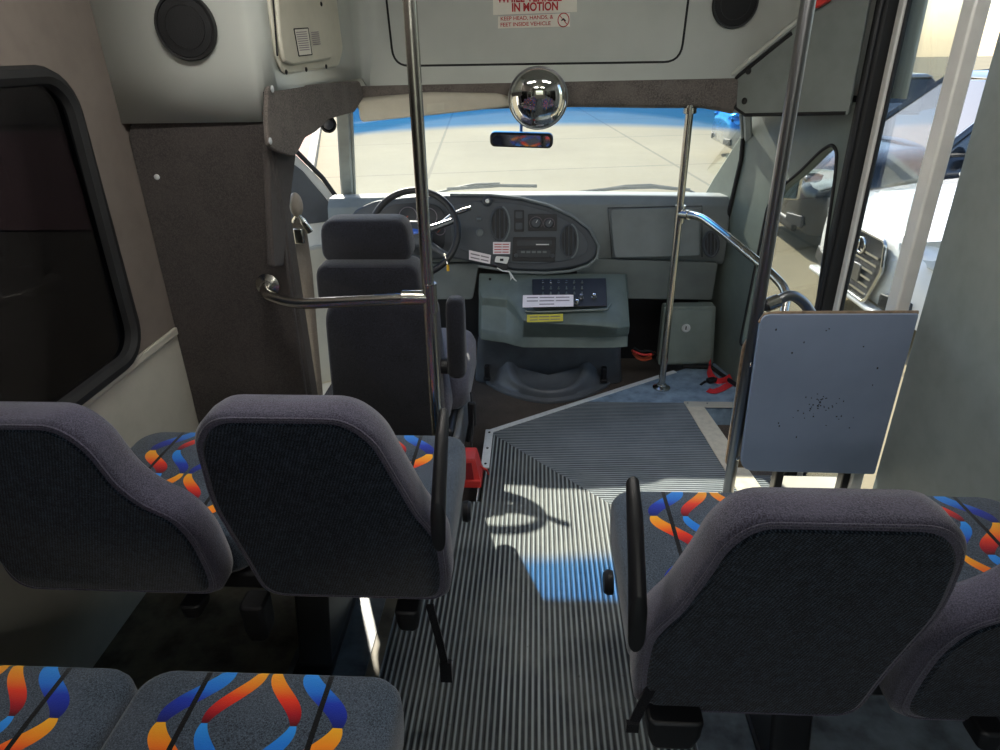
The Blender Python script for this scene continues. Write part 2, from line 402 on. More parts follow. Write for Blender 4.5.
def car_body(name, label, cat, loc, rotz, paint, hood=1.0, roof=1.65, L=4.6, W=1.86, glassy='tint', suv=True, lower=None):
    """a parked car: nose at local x = 0, tail at x = L"""
    t = thing(name, label, cat, (0, 0, 0), 'parked cars')
    hw = W / 2
    def ring(x, w, zb, zt, crown=.04):
        p = [(w * .94, zb), (w, zb + .12), (w * 1.0, zb + (zt - zb) * .6), (w * .97, zt - .07), (w * .86, zt), (w * .45, zt + crown), (0, zt + crown * 1.3)]
        p = p + [(-a, b) for a, b in reversed(p[:-1])]
        return [V((x, a, b)) for a, b in p]
    st = [(0.0, .72, .36, hood - .34), (.03, .80, .27, hood - .24), (.12, .88, .22, hood - .17), (.35, .96, .20, hood - .10), (.8, 1.0, .20, hood - .04), (1.35, 1.0, .20, hood + .02),
          (L * .62, 1.0, .20, hood + .06), (L - .5, .98, .22, hood + .08), (L - .12, .93, .3, hood + .04), (L, .84, .42, hood - .1)]
    b = MB().loft([ring(x, hw * k, zb, zt) for x, k, zb, zt in st]); b.build('body', paint, t, ang=50)
    def gr(x, w, z): return [V((x, w, hood)), V((x, -w, hood)), V((x, -w * .0 - w, z)), V((x, w, z))]
    def house(x0, x1, x2, x3, wb, wt, z0, z1):
        r = lambda x, w, z: [(x, -w, z), (x, w, z)]
        bm_ = MB(); v = [(x0, -wb, z0), (x0, wb, z0), (x3, wb, z0), (x3, -wb, z0), (x1, -wt, z1), (x1, wt, z1), (x2, wt, z1), (x2, -wt, z1)]
        vs = [bm_.b.verts.new(p) for p in v]
        for f in ((0, 1, 2, 3), (4, 5, 6, 7), (0, 1, 5, 4), (1, 2, 6, 5), (2, 3, 7, 6), (3, 0, 4, 7)): bm_.face([vs[i] for i in f])
        return bm_
    tail = L - .12 if suv else L - .75
    house(1.15, 1.95, tail - .35, tail, hw * .93, hw * .74, hood - .02, roof - .05).build('cabin_glass', 'carglass', t, bevel=.05)
    house(1.93, 2.05, tail - .45, tail - .33, hw * .78, hw * .70, roof - .06, roof).build('roof', paint, t, bevel=.03)
    for s in (-1, 1):
        MB().tube([(1.16, s * hw * .92, hood), (1.96, s * hw * .745, roof - .05), (2.4, s * hw * .745, roof - .02)], .035, 8).build('pillar', paint, t)
        # headlight: swept lens on the front corner
        lamp = MB().plate([(.055, s * hw * .50, hood - .30), (.03, s * hw * .52, hood - .22), (.12, s * hw * .86, hood - .13), (.36, s * hw * .985, hood - .14), (.34, s * hw * 1.0, hood - .24), (.12, s * hw * .93, hood - .33)], (-.035, s * .015, .015))
        hl = lamp.build('headlight', 'lens', t, bevel=.012)
        MB().ball((.03, s * hw * .72, hood - .24), .05, (.3, 1, .7)).build('lamp_reflector', 'steeldk', hl)
        for wx in (.85, L - .85):
            m = frame((wx, s * (hw - .21), .34), (0, s, 0))
            wh = MB().lathe(m, [(.20, 0), (.33, .0), (.34, .03), (.34, .19), (.32, .215), (.22, .215), (.21, .19), (.06, .20), (.001, .205)], 28).build('wheel', 'rubber', t)
            MB().lathe(frame((wx, s * (hw - .02), .34), (0, s, 0)), [(.215, 0), (.21, .022), (.19, .012), (.05, .02), (.001, .022)], 20).build('rim', 'steeldk', wh)
        MB().ball((1.45, s * (hw + .10), hood + .07), .11, (.6, 1, .75)).build('side_mirror', paint, t)
        MB().plate([(-.01, s * hw * .52, .30), (.05, s * hw * .84, .30), (.05, s * hw * .82, .42), (-.01, s * hw * .52, .40)], (-.03, 0, 0)).build('air_intake', 'black', t, bevel=.01)
    t.location = loc; t.rotation_euler = (0, 0, rotz)
    return t
MT['carglass'] = plain('car_glass', '20262c', .06, spec=.8, coat=.6)
MT['lens'] = plain('headlight_lens', 'c9d3d8', .1, .3, coat=.8)
MT['pblack'] = plain('car_paint_black', '1a2027', .12, .2, coat=1.0)
MT['pwhite'] = plain('car_paint_white', 'e3e4e2', .2, coat=.8, var=.02)
MT['psilver'] = plain('car_paint_silver', 'a9abaa', .25, .5, coat=.8)
MT['pred'] = plain('car_paint_red', 'b02029', .2, coat=.8)

c = car_body('black_suv', 'black suv parked nose-in, seen through the small cab side window', 'car', (2.72, 7.85, GZ), 0, 'pblack', 1.02, 1.72, 4.7, 1.9)
MB().plate([(-.005, -.42, .52), (-.005, .42, .52), (.02, .46, .74), (.02, -.46, .74)], (-.03, 0, 0)).build('grille', 'black', c, bevel=.01)
MB().box((.02, 0, .28), (.06, 1.3, .12)).build('bumper', 'black', c, bevel=.03)
c = car_body('white_sedan', 'white car with ringed grille badge parked just outside the entry door', 'car', (2.50, 5.20, GZ), .03, 'pwhite', .98, 1.46, 4.7, 1.86, suv=False)
g = MB().plate([V((-.012, y, z)) for y, z in roundpoly([(-.30, .28), (.30, .28), (.44, .55), (.40, .74), (-.40, .74), (-.44, .55)], .04)], (-.025, 0, .0)).build('grille', 'black', c, bevel=.008)
MB().tube([V((-.042, y, z)) for y, z in roundpoly([(-.31, .27), (.31, .27), (.45, .55), (.41, .75), (-.41, .75), (-.45, .55)], .04)], .014, 8, closed=True).build('grille_frame', 'bright', g)
for k in range(6): MB().box((-.048, 0, .33 + k * .058), (.012, .62 + .028 * k if k < 4 else .76, .016)).build('grille_slat', 'bright', g)
for k in range(4): MB().tube([V((-.062, -.126 + .084 * k + .058 * math.cos(a), .655 + .058 * math.sin(a))) for a in [2 * math.pi * i / 24 for i in range(24)]], .0085, 8, closed=True).build('ring_badge', 'bright', g)
MB().box((-.055, 0, .45), (.012, .36, .13)).build('number_plate', 'steeldk', c, bevel=.004)
MB().box((-.0, 0, .23), (.09, 1.45, .05)).build('bumper', 'pwhite', c, bevel=.02)
c = car_body('silver_car', 'silver car far off at the right edge of the windshield', 'car', (3.62, 14.2, GZ), 0, 'psilver', 1.0, 1.5, 4.6, 1.8, suv=False)
c = car_body('red_car', 'red car parked far behind the white car outside', 'car', (9.0, 8.2, GZ), 0, 'pred', 1.05, 1.7, 4.6, 1.86)

# ------------------------------------------------------------------ the bus shell
def slab(name, x0, x1, y0, y1, z0, z1, m): return struct(MB().bx(x0, x1, y0, y1, z0, z1).build(name, m))
A0, A1 = (-.182, 2.372), (.60, 2.905)                 # raised floor edge along the cab
fl = MB()
S0, S1 = (-.182, 2.372), (.37, 1.79)                   # mitre between the two rubber mats
T = .004
fl.plate([(-.385, -3.4, 0), (.375, -3.4, 0), (.375, 1.785, 0), (-.182, 2.372, 0), (-.182, 1.9, 0), (-.385, 1.9, 0)], (0, 0, -T))
aisle = struct(fl.build('floor', 'floorx'))
struct(MB().plate([(-.182, 2.372, 0), (.375, 1.785, 0), (1.12, 1.785, 0), (1.12, 2.09, 0), (.715, 2.09, 0), (.665, 2.645, 0), (.30, 2.645, 0), (.22, 2.645, 0)], (0, 0, -T)).build('floor', 'floory'))
struct(MB().plate([(.215, 2.645, 0), (.98, 2.645, 0), (.93, 3.06, 0), (.83, 3.06, 0), (.60, 2.905, 0)], (0, 0, -T)).build('floor', 'floorblue'))
struct(MB().plate([(-1.14, -3.4, 0), (-.385, -3.4, 0), (-.385, 1.9, 0), (-1.14, 1.9, 0)], (0, 0, -T)).build('floor', 'floordark'))
struct(MB().plate([(.375, -3.4, 0), (1.14, -3.4, 0), (1.14, 1.785, 0), (.375, 1.785, 0)], (0, 0, -T)).build('floor', 'floorgrey'))
slab('floor_base', -1.14, .375, -3.4, 1.9, -.10, -.006, 'black'); slab('floor_base', .375, 1.14, -3.4, 1.9, -.10, -.006, 'black')
struct(MB().plate([(-.182, 1.9, -.006), (1.12, 1.9, -.006), (1.12, 2.085, -.006), (.715, 2.085, -.006), (.66, 2.645, -.006), (.95, 2.645, -.006), (.95, 3.06, -.006), (.83, 3.06, -.006), (-.182, 2.372, -.006)], (0, 0, -.095)).build('floor_base', 'black'))
slab('floor_cab', -1.02, .95, 1.89, 3.7, -.13, -.085, 'cabcarpet')
# aluminium edging of the raised floor
d1 = (V((A1[0], A1[1], 0)) - V((A0[0], A0[1], 0))).normalized(); nrm1 = V((-d1.y, d1.x, 0))
p0 = V((A0[0], A0[1], 0)); p1 = p0 + d1 * 1.045
struct(MB().plate([p0 - nrm1 * .012, p1 - nrm1 * .012, p1 + nrm1 * .012, p0 + nrm1 * .012], (0, 0, .004)).build('trim_1', 'alu', bevel=.001))
struct(MB().plate([p0 + nrm1 * .012, p1 + nrm1 * .012, p1 + nrm1 * .014, p0 + nrm1 * .014], (0, 0, -.09)).build('trim_1', 'alu'))
t2 = struct(MB().plate([(-.196, 2.105, 0), (-.166, 2.105, 0), (-.166, 2.385, 0), (-.196, 2.385, 0)], (0, 0, .005)).build('trim_2', 'alu', bevel=.001))
struct(MB().plate([(-.198, 1.9, .004), (-.195, 1.9, .004), (-.195, 2.385, .004), (-.198, 2.385, .004)], (0, 0, -.09)).build('trim_2', 'alu'))
for y in (2.13, 2.24, 2.36): screw((-.181, y, .005), (0, 0, 1), .005, 'blackmetal', t2)
# grey plate added for the sun streak on the floor by the left seats
struct(MB().bx(-.62, -.42, 1.15, 1.6, -.001, .003).build('sun_streak_plate', 'floorgrey'))
# step well
nq = [(.662, 2.648), (.712, 2.09), (.80, 2.09), (.735, 2.648)]
n1 = struct(MB().plate([(x, y, .0) for x, y in nq], (0, 0, .005)).build('trim_4', 'nosing', bevel=.001))
n1b = struct(MB().bx(.664, 1.08, 2.60, 2.648, 0, .006).build('trim_5', 'cream', bevel=.002))
for x in (.675, .76, .90): screw((x, 2.63, .006), (0, 0, 1), .004, 'steeldk', n1b)
struct(MB().plate([(.712, 2.09, 0), (.735, 1.82, 0), (.83, 1.82, 0), (.80, 2.09, 0)], (0, 0, .005)).build('trim_6', 'nosing', bevel=.001))
slab('floor_step', .735, .97, 2.09, 2.60, -.23, -.20, 'floorblue')
slab('floor_step', .95, 1.16, 1.80, 2.60, -.43, -.40, 'floordark')
struct(MB().bx(.925, .975, 2.09, 2.60, -.20, -.195).build('trim_7', 'nosing'))
struct(MB().plate([(.735, 2.60, -.006), (.80, 2.09, -.006), (.80, 2.09, -.22), (.735, 2.60, -.22)], (.004, 0, 0)).build('wall_step', 'nosing'))
slab('wall_step', .72, 1.16, 2.60, 2.62, -.43, -.006, 'floorblue')
slab('wall_step', .97, .975, 1.80, 2.60, -.40, -.20, 'nosing')
slab('wall_step', .80, 1.16, 2.07, 2.09, -.43, -.006, 'black')
slab('trim_8', .86, 1.13, 1.80, 2.07, .002, .012, 'cream')

# side walls
def xwall(name, X, y0, y1, z0, z1, m, th=.03, holes=()):
    s = 1 if X > 0 else -1
    return struct(MB().holed([(X, y0, z0), (X, y1, z0), (X, y1, z1), (X, y0, z1)], [[(X, y, z) for y, z in h] for h in holes], (s * th, 0, 0)).build(name, m))
wl = [rrect(1.42, .72, .09, 6, .98, 1.02), rrect(1.2, .72, .09, 6, -.55, 1.02), rrect(1.2, .72, .09, 6, -1.95, 1.02)]
xwall('wall_left', -1.13, -3.4, 1.95, -.1, .64, 'cream')
xwall('wall_left', -1.13, -3.4, 1.95, .64, 1.96, 'tan', holes=wl)
for i, h in enumerate(wl):
    struct(MB().tube([(-1.125, y, z) for y, z in h], .022, 8, closed=True).build('window_%d_frame' % (i + 2), 'rubber'))
    struct(MB().plate([(-1.14, y, z) for y, z in h], (.006, 0, 0)).build('window_%d' % (i + 2), 'tint'))
struct(MB().bx(-1.13, -1.118, -3.4, 1.9, .625, .65).build('trim_9', 'cream', bevel=.004))
wr = [rrect(1.2, .72, .09, 6, .66, 1.08), rrect(1.3, .72, .09, 6, -.75, 1.08), rrect(1.2, .72, .09, 6, -2.2, 1.08)]
xwall('wall_right', 1.13, -3.4, 1.90, -.1, 1.96, 'gusset', holes=wr)
for i, h in enumerate(wr):
    struct(MB().tube([(1.125, y, z) for y, z in h], .022, 8, closed=True).build('window_%d_frame' % (i + 6), 'rubber'))
    struct(MB().plate([(1.14, y, z) for y, z in h], (.006, 0, 0)).build('window_%d' % (i + 6), 'tint'))
xwall('wall_right', 1.13, 1.90, 2.42, 1.78, 1.96, 'gel')
slab('wall_back', -1.16, 1.16, -3.43, -3.4, -.1, .7, 'cream'); slab('wall_back', -1.16, 1.16, -3.43, -3.4, 1.55, 1.96, 'cream')
slab('wall_back', -1.16, -.75, -3.43, -3.4, .7, 1.55, 'cream'); slab('wall_back', .75, 1.16, -3.43, -3.4, .7, 1.55, 'cream')
slab('window_9', -.75, .75, -3.42, -3.41, .7, 1.55, 'glass')
slab('ceiling', -1.16, 1.16, -3.43, 2.9, 1.95, 1.99, 'gel')
slab('ceiling_cab', -1.0, 1.05, 2.78, 3.08, 1.24, 1.99, 'gel')

# moulded grey cap over the cab
plan = roundpoly([(-1.14, 1.895), (-.714, 1.905), (-.676, 2.80), (.93, 2.80), (1.115, 2.42), (1.14, 2.30)], [.0, .05, .09, .09, .03, 0], 8)
P3 = [V((p.x, p.y, 0)) for p in plan]
def zlow(p):
    if p.x > .80: return 1.26
    if p.x < -.66 and p.y > 1.91: return 1.325
    if p.y < 2.0 and p.x < -.7: return 1.25
    return 1.297
cap = MB(); nz = 5
lo = [V((p.x, p.y, min(1.9, zlow(p)))) for p in plan]; hi = [V((p.x * .985, p.y - .05 * (1 if p.y > 2.5 else .3), 1.955)) for p in plan]
g = [[cap.b.verts.new(a.lerp(b, j / nz)) for j in range(nz + 1)] for a, b in zip(lo, hi)]
for i in range(len(g) - 1):
    for j in range(nz): cap.face((g[i][j], g[i + 1][j], g[i + 1][j + 1], g[i][j + 1]))
w = cap.build('wall_front', 'gel', ang=50, solid=.012); struct(w)
# rolled lower lip of the cap on the door side: a pale ledge running up over the corner panel
gp, gn = V((.765, 2.775, 1.2)), V((-.41, -.29, 0)).normalized()
lipa = [atP(x, y, gp + gn * .02, gn) for x, y in ((724, 78), (735, 74), (760, 53), (790, 28), (826, -1), (880, -52))]
lg = MB(); lg.loft([[p, p + V((.10, .07, .012))] for p in lipa], cap=False, closed=False)
struct(lg.build('trim_10', 'gel', solid=.006))
struct(MB().tube([p + V((0, 0, .004)) for p in lipa], .011, 8).build('trim_10', 'gel'))
# outer skin so that daylight only comes in by the openings
slab('wall_outer', -1.16, -.70, 2.80, 2.83, 1.30, 1.99, 'black')
struct(MB().plate([(-1.14, 1.93, 1.22), (-.74, 1.93, 1.22), (-.74, 1.93, 1.99), (-1.14, 1.93, 1.99)], (0, .02, 0)).build('wall_outer', 'black'))
struct(MB().plate([(-.80, 1.93, 1.24), (-.80, 3.05, 1.24), (-.80, 3.05, 1.99), (-.80, 1.93, 1.99)], (-.02, 0, 0)).build('wall_outer', 'black'))
slab('wall_outer', -.86, -.76, 1.99, 3.05, 1.335, 1.35, 'black')
struct(MB().plate([(.80, 3.05, 1.22), (1.14, 2.44, 1.22), (1.14, 2.44, 1.99), (.80, 3.05, 1.99)], (.02, .02, 0)).build('wall_outer', 'black'))

# windshield with its blue shade band
def wsp(u, v):
    x = (-.968 + .218 * v) * (1 - u) + (1.10 - .30 * v) * u; k = 1 - (2 * u - 1) ** 2
    return V((x, 3.68 - .70 * v - .10 * (1 - k) + .0 * k, .64 + .61 * v + .0 * k - .03 * (1 - k) * v))
struct(MB().surf(wsp, 24, 16, uv=True).build('window_1', 'shield'))
struct(MB().tube([wsp(0, v / 10) for v in range(11)], .008, 8).build('trim_11', 'apillar'))
struct(MB().tube([wsp(1, v / 10) for v in range(11)], .008, 8).build('trim_11', 'apillar'))
# windshield pillars
def apillar(s):
    b = wsp(0 if s < 0 else 1, .0); rings = []
    for k in range(9):
        v = k / 8; p = wsp(0 if s < 0 else 1, v); e = (.05 + .01 * (1 - v)) if s < 0 else .03
        rings.append([p + V((s * -.0, -.03, .0)), p + V((s * e, -.05, 0)), p + V((s * e * 1.2, .02, 0)), p + V((s * .01, .02, 0))])
    return struct(MB().loft(rings).build('trim_12' if s < 0 else 'trim_13', 'apillar', bevel=.008))
apillar(-1); apillar(1)
# carpeted header over the windshield
prof = [(2.775, 1.215), (2.765, 1.245), (2.772, 1.30), (2.785, 1.312), (3.06, 1.312), (3.06, 1.207), (2.80, 1.207)]
hd = MB(); rings = []
for k in range(25):
    u = k / 24; x = -.70 + 1.458 * u; dz = -.028 * max(0, (u - .90) / .10) ** 1.5 - .004 * math.sin(u * 9); th = 1.0
    rings.append([V((x, y, z + (dz if z < 1.25 else -.01 * (1 - u)))) for y, z in prof])
hd.loft(rings); struct(hd.build('trim_14', 'trimcloth', bevel=.01))
# worn carpet corner above the driver
pn = V((-.710, 1.9, 1)); pnn = V((.95, -.047, 0))
pts = [atP(x, y, pn, pnn) for x, y in ((268, 86), (300, 84), (360, 81), (364, 97), (355, 112), (330, 119), (316, 132), (305, 138), (300, 149), (295, 157), (284, 154), (269, 148), (267, 120))]
t15 = struct(MB().plate(roundpoly(pts, .02, 3), (-.014, .004, 0)).build('trim_15', 'trimcloth', bevel=.006))
for x, y in ((272, 89), (270, 141)):
    screw(atP(x, y, pn + V((.004, 0, 0)), pnn), (.95, -.06, 0), .009, 'alu', t15)
# ------------------------------------------------------------------ cab left side
pp = thing('partition_panel', 'tall dark brown carpeted partition panel behind the driver, left of the pole rail', 'partition', (-.94, 1.9, 0))
MB().plate(roundpoly([(-1.13, 1.905, .02), (-.750, 1.905, .02), (-.732, 1.905, 1.262), (-.80, 1.905, 1.268), (-1.10, 1.905, 1.265), (-1.13, 1.905, 1.22)], .02, 3), (0, .02, 0)).build('panel', 'carpet', pp, bevel=.006)
screw(atY(157, 177, 1.904), (0, -1, 0), .008, 'alu', pp)
struct(MB().bx(-.765, -.735, 1.925, 2.00, -.08, 1.30).build('trim_16', 'carpet', bevel=.012))
struct(MB().bx(-.85, -.79, 2.02, 2.07, -.10, 1.0).build('trim_17', 'cream', bevel=.015))
slab('wall_pillar', -1.14, -.84, 1.93, 2.02, -.12, 1.24, 'whitepaint')
pe = [atX(x, y, -.737) for x, y in ((268, 140), (296, 140), (296, 158), (291, 200), (286, 240), (284, 266), (274, 268))]
struct(MB().plate(roundpoly(pe, .01, 2), (-.02, .0, 0)).build('trim_16', 'carpet', bevel=.006))
# driver's door, standing open
hinge = V((-.955, 3.33, 0)); dd = V((-.85, -.53, 0)).normalized(); dnn = V((dd.y, -dd.x, 0))
def dp(s, z, o=0): return hinge + dd * s + V((0, 0, z)) + dnn * o
out = [dp(s, z) for s, z in ((0, -.30), (1.06, -.30), (1.12, .2), (1.10, .64), (.98, 1.17), (.90, 1.22), (.46, 1.22), (.36, 1.14), (.20, .985), (.09, .85), (.03, .745), (0, .66))]
hole = [dp(s, z) for s, z in ((.30, .66), (.37, 1.00), (.47, 1.15), (.88, 1.15), (.97, .66))]
dr = struct(MB().holed(roundpoly(out, .04, 3), [roundpoly(hole, .03, 3)], dnn * .05).build('door_1', 'whitepaint', bevel=.008))
struct(MB().plate([dp(s, z, -.012) for s, z in ((.05, .66), (.30, .66), (.36, 1.06), (.31, 1.03), (.18, .91), (.06, .73))], dnn * .012).build('door_1_trim', 'doorgrey', bevel=.004))
struct(MB().plate([dp(s, z, .02) for s, z in ((.30, .66), (.37, 1.00), (.47, 1.15), (.88, 1.15), (.97, .66))], dnn * .006).build('door_1_glass', 'glass'))
struct(MB().tube([dp(s, z, -.01) for s, z in ((0, -.28), (0, .68), (.03, .765), (.09, .87), (.20, 1.005), (.36, 1.16), (.46, 1.235))], .012, 8).build('door_1_seal', 'rubber'))
struct(MB().plate([dp(s, z, -.03) for s, z in ((.1, -.2), (1.0, -.2), (1.0, .55), (.1, .55))], dnn * .03).build('door_1_panel', 'cream', bevel=.015))

sb = thing('shoulder_belt', 'grey shoulder belt hanging beside the driver seat on the door pillar', 'seat belt', (-.77, 2.12, 0))
for a, w in (((297, 215), .045),):
    pth = [atY(297, 218, 2.12), atY(300, 260, 2.13), atY(305, 320, 2.14), atY(314, 395, 2.15)]
    MB().strip(pth, (1, .4, 0), .035, .003).build('strap', 'beltgrey', sb)
pth = [atY(303, 228, 2.14), atY(309, 270, 2.16), atY(314, 330, 2.17), atY(320, 395, 2.18)]
MB().strip(pth, (1, .5, 0), .022, .003).build('strap', 'beltgrey', sb)
MB().ball(atY(296, 205, 2.10), .03, (.7, .8, 1.3)).build('guide_cover', plain('belt_guide_beige', '8d867c', .6), sb)
MB().tube([atY(293, 222, 2.11), atY(298, 213, 2.09), atY(303, 222, 2.10)], .006, 8).build('guide_loop', 'chrome', sb)
MB().box(atY(299, 236, 2.10), (.03, .015, .05)).build('latch_tongue', 'chrome', sb, bevel=.004)
MB().box(atY(306, 226, 2.12), (.02, .012, .05), Matrix.Rotation(-.5, 3, 'Y')).build('adjuster', 'chrome', sb, bevel=.004)

sl = thing('spot_lamp', 'small black swivel lamp on the carpeted trim above the driver', 'lamp', tuple(atY(328, 124, 2.66)))
c = atY(328, 124, 2.62); ax = V((.35, -.9, -.1))
MB().lathe(frame(c, ax), [(.012, -.05), (.024, -.045), (.03, -.02), (.03, .012), (.024, .014), (.021, .006), (.001, .004)], 24).build('housing', 'black', sl)
MB().lathe(frame(c + ax.normalized() * .006, ax), [(.02, 0), (.018, .006), (.001, .009)], 20).build('lens', 'steeldk', sl)
MB().tube([c - ax.normalized() * .04, c + V((-.02, .02, .045))], .009, 8).build('bracket', 'black', sl)

# ------------------------------------------------------------------ overhead fittings
# hatch in the front of the cap
def capY(z): return 2.80 - .05 * (z - 1.275) / .68
def cf(x, y, o=0):
    p = atY(x, y, 2.79)
    for _ in range(3): p = atY(x, y, capY(p.z) - .006 - o)
    return p
ht = thing('overhead_hatch', 'wide grey hatch door above the windshield behind the red warning stickers', 'hatch', (.0, 2.79, 1.36))
a, b = cf(393, 66), cf(685, 60)
x0, x1, z0 = -.542, .532, 1.366
hp = lambda x, z, o=0: V((x, capY(z) - .007 - o, z))
out2 = roundpoly([(x0, z0), (x1, z0), (x1 + .01, 1.84), (x0 - .01, 1.84)], .06, 6)
MB().plate([hp(p.x, p.y, .001) for p in out2], (0, -.007, 0)).build('panel', 'gel', ht, bevel=.004)
MB().tube([hp(p.x, p.y, .0035) for p in out2], .0058, 8, closed=True).build('seal', 'seam', ht)

s1 = thing('warning_sticker', 'larger red-on-white warning sticker reading IN MOTION on the overhead hatch', 'sticker', (0, 2.75, 1.53), 'overhead warning stickers')
def flatframe(px, py, o): 
    p = cf(px, py, o); q = V((0, -1, -.075)).normalized()
    return frame(p, q, (1, .0, 0))
def stick(root, x0, y0, x1, y1, o, mat='signpaper', name='sheet'):
    pts = [cf(x0, y0, o), cf(x1, y0 - 0, o), cf(x1, y1, o), cf(x0, y1, o)]
    return MB().plate(pts, (0, -.0012, 0)).build(name, mat, root)
pts = [cf(493, -22, .011), cf(577, -22, .011), cf(577, 12, .011), cf(493, 15, .011)]
MB().plate(pts, (0, -.0012, 0)).build('sheet', 'signpaper', s1)
xa, xb = cf(513, 5, 0).x, cf(557, 5, 0).x
def lettering(root, body, xl, yl, xr, yr, hpx, mat, o, bold=0):
    a = cf(xl, yl, o); b = cf(xr, yr, o); d = b - a; w = d.length
    size = hpx * 2.85 / 670 / .70
    m = frame((a + b) / 2, V((0, -1, -.075)), d)
    return text_mesh(body, size, m, .0006, 'lettering', mat, root, w, bold=bold)
lettering(s1, 'IN MOTION', 512, 11.4, 558, 9.8, 6.1, 'ink', .0135, .0012)
lettering(s1, 'WHILE VEHICLE', 497, 2.4, 562, .7, 6.1, 'ink', .0135, .0012)
s2 = thing('warning_sticker', 'smaller red-on-white sticker reading KEEP HEAD, HANDS, & FEET INSIDE VEHICLE', 'sticker', (0, 2.75, 1.5), 'overhead warning stickers')
pts = [cf(498, 16.5, .0115), cf(570, 13, .0115), cf(570, 26.5, .0115), cf(498, 28.5, .0115)]
MB().plate(pts, (0, -.0012, 0)).build('sheet', 'signpaper', s2)
lettering(s2, 'KEEP HEAD, HANDS, &', 500.5, 20.6, 553, 18.6, 2.9, 'ink', .0135, .0002)
lettering(s2, 'FEET INSIDE VEHICLE', 500.5, 26.6, 550.5, 25.0, 2.9, 'ink', .0135, .0002)
cc = cf(563.5, 20, .0135); mm = frame(cc, V((0, -1, -.075)), (1, 0, 0))
sym = MB().tube([mm @ V((x, y, 0)) for x, y in ell(.020, .022, 28)], .0016, 6, closed=True)
sym.tube([mm @ V((-.014, .015, 0)), mm @ V((.014, -.015, 0))], .0014, 6).build('prohibition_ring', 'ink', s2)
MB().tube([mm @ V((-.008, -.002, 0)), mm @ V((0, .003, 0)), mm @ V((.008, -.004, 0))], [.002, .0035, .002], 6).build('pictogram', 'inkblack', s2)

# electrical cover on the side of the cap
cp, cn = V((-.706, 1.95, 1.4)), V((.95, -.058, 0)).normalized()
cpt = lambda x, y, o=0: atP(x, y, cp + cn * o, cn)
cv = thing('electrical_cover', 'beige screwed-on cover with small printed notices, high on the left', 'cover', tuple(cpt(300, 40)))
MB().plate(roundpoly([cpt(258, -60), cpt(268, 20), cpt(274, 60), cpt(281, 75), cpt(336, 66), cpt(340, 50), cpt(326, -60)], .02, 4), cn * .012).build('surround', 'cover', cv, bevel=.006)
MB().plate(roundpoly([cpt(268, -60, .012), cpt(276, 40, .012), cpt(280, 62, .012), cpt(288, 65, .012), cpt(328, 59, .012), cpt(329, 40, .012), cpt(316, -60, .012)], .015, 4), cn * .014).build('lid', 'cover', cv, bevel=.006)
MB().tube([cpt(268, -60, .013), cpt(277.5, 56, .013)], .0028, 6).build('gap', 'seam', cv)
for x, y in ((286, 72), (306, 69.5), (326, 66.5), (328, 50), (321, 4)): screw(cpt(x, y, .012 if x > 322 or y > 60 else .027), cn, .0065, 'seam', cv)
nt = MB().plate([cpt(294, 29, .0265), cpt(308, 28, .0265), cpt(312, 54.5, .0265), cpt(299, 56, .0265)], cn * .001).build('notice', 'signpaper', cv)
ln = MB()
for k in range(9):
    a = k / 9; ln.plate([cpt(296 + 4 * a, 32 + 20 * a, .0278), cpt(306.5 + 3.4 * a, 31.2 + 20 * a, .0278), cpt(306.6 + 3.4 * a, 32.1 + 20 * a, .0278), cpt(296.1 + 4 * a, 32.9 + 20 * a, .0278)], cn * .0003)
ln.build('print', 'inkgrey', nt)
ln = MB()
for q in ((294, 29, 308, 28), (308, 28, 312, 54.5), (312, 54.5, 299, 56), (299, 56, 294, 29)): ln.tube([cpt(q[0], q[1], .0278), cpt(q[2], q[3], .0278)], .0015, 6)
ln.build('border', 'inkblack', nt)
ln = MB()
for k in range(7):
    a = k / 7; ln.plate([cpt(311 + 2.4 * a, 32 + 14 * a, .0268), cpt(318.5 + 2.6 * a, 31.4 + 14 * a, .0268), cpt(318.6 + 2.6 * a, 32.3 + 14 * a, .0268), cpt(311.1 + 2.4 * a, 32.9 + 14 * a, .0268)], cn * .0003)
ln.build('print', 'inkgrey', cv)

# loudspeakers
def speaker(label, c, n, r):
    t = thing('loudspeaker', label, 'speaker', tuple(c), 'overhead speakers'); m = frame(c, n)
    MB().lathe(m, [(r, 0), (r, .008), (r * .97, .013), (r * .9, .012), (r * .88, .007)], 48).build('ring', 'spkring', t)
    MB().lathe(m, [(r * .9, .006), (r * .87, .009), (r * .5, .012), (.001, .013)], 48).build('grille', 'speaker', t)
    MB().lathe(m, [(r * .66, .0095), (r * .66, .0125), (r * .62, .0125), (r * .62, .0095)], 40).build('grille_bead', 'spkring', t)
speaker('round black speaker on the left wall above the carpeted partition', atY(186.5, 27, 1.885), (0, -1, -.02), .079)
speaker('round black speaker at the top right beside the hatch door', cf(735, 3, .004), (0.05, -1, -.07), .082)

# door-side gusset panel with two bolts
gpt = lambda x, y, o=0: atP(x, y, gp + gn * o, gn)
gu = thing('corner_panel', 'flat grey corner panel with two bolts between windshield header and entry door', 'panel', tuple(gpt(780, 90)))
MB().plate(roundpoly([gpt(734, 113, .0), gpt(734, 79, .0), gpt(792, 31, .0), gpt(826, 3, 0), gpt(880, -45, 0), gpt(850, 115, 0)], .008, 3), gn * .012).build('plate', 'gusset', gu, bevel=.003)
MB().tube([gpt(846, 113, .010), gpt(745, 115, .012), gpt(735.5, 108, .012), gpt(735, 79, .012), gpt(792, 33, .012)], .0065, 8).build('edge_seal', 'rubber', gu)
for x, y in ((748.5, 71), (744.5, 101)): screw(gpt(x, y, .014), gn, .012, 'blackmetal', gu, 'bolt')
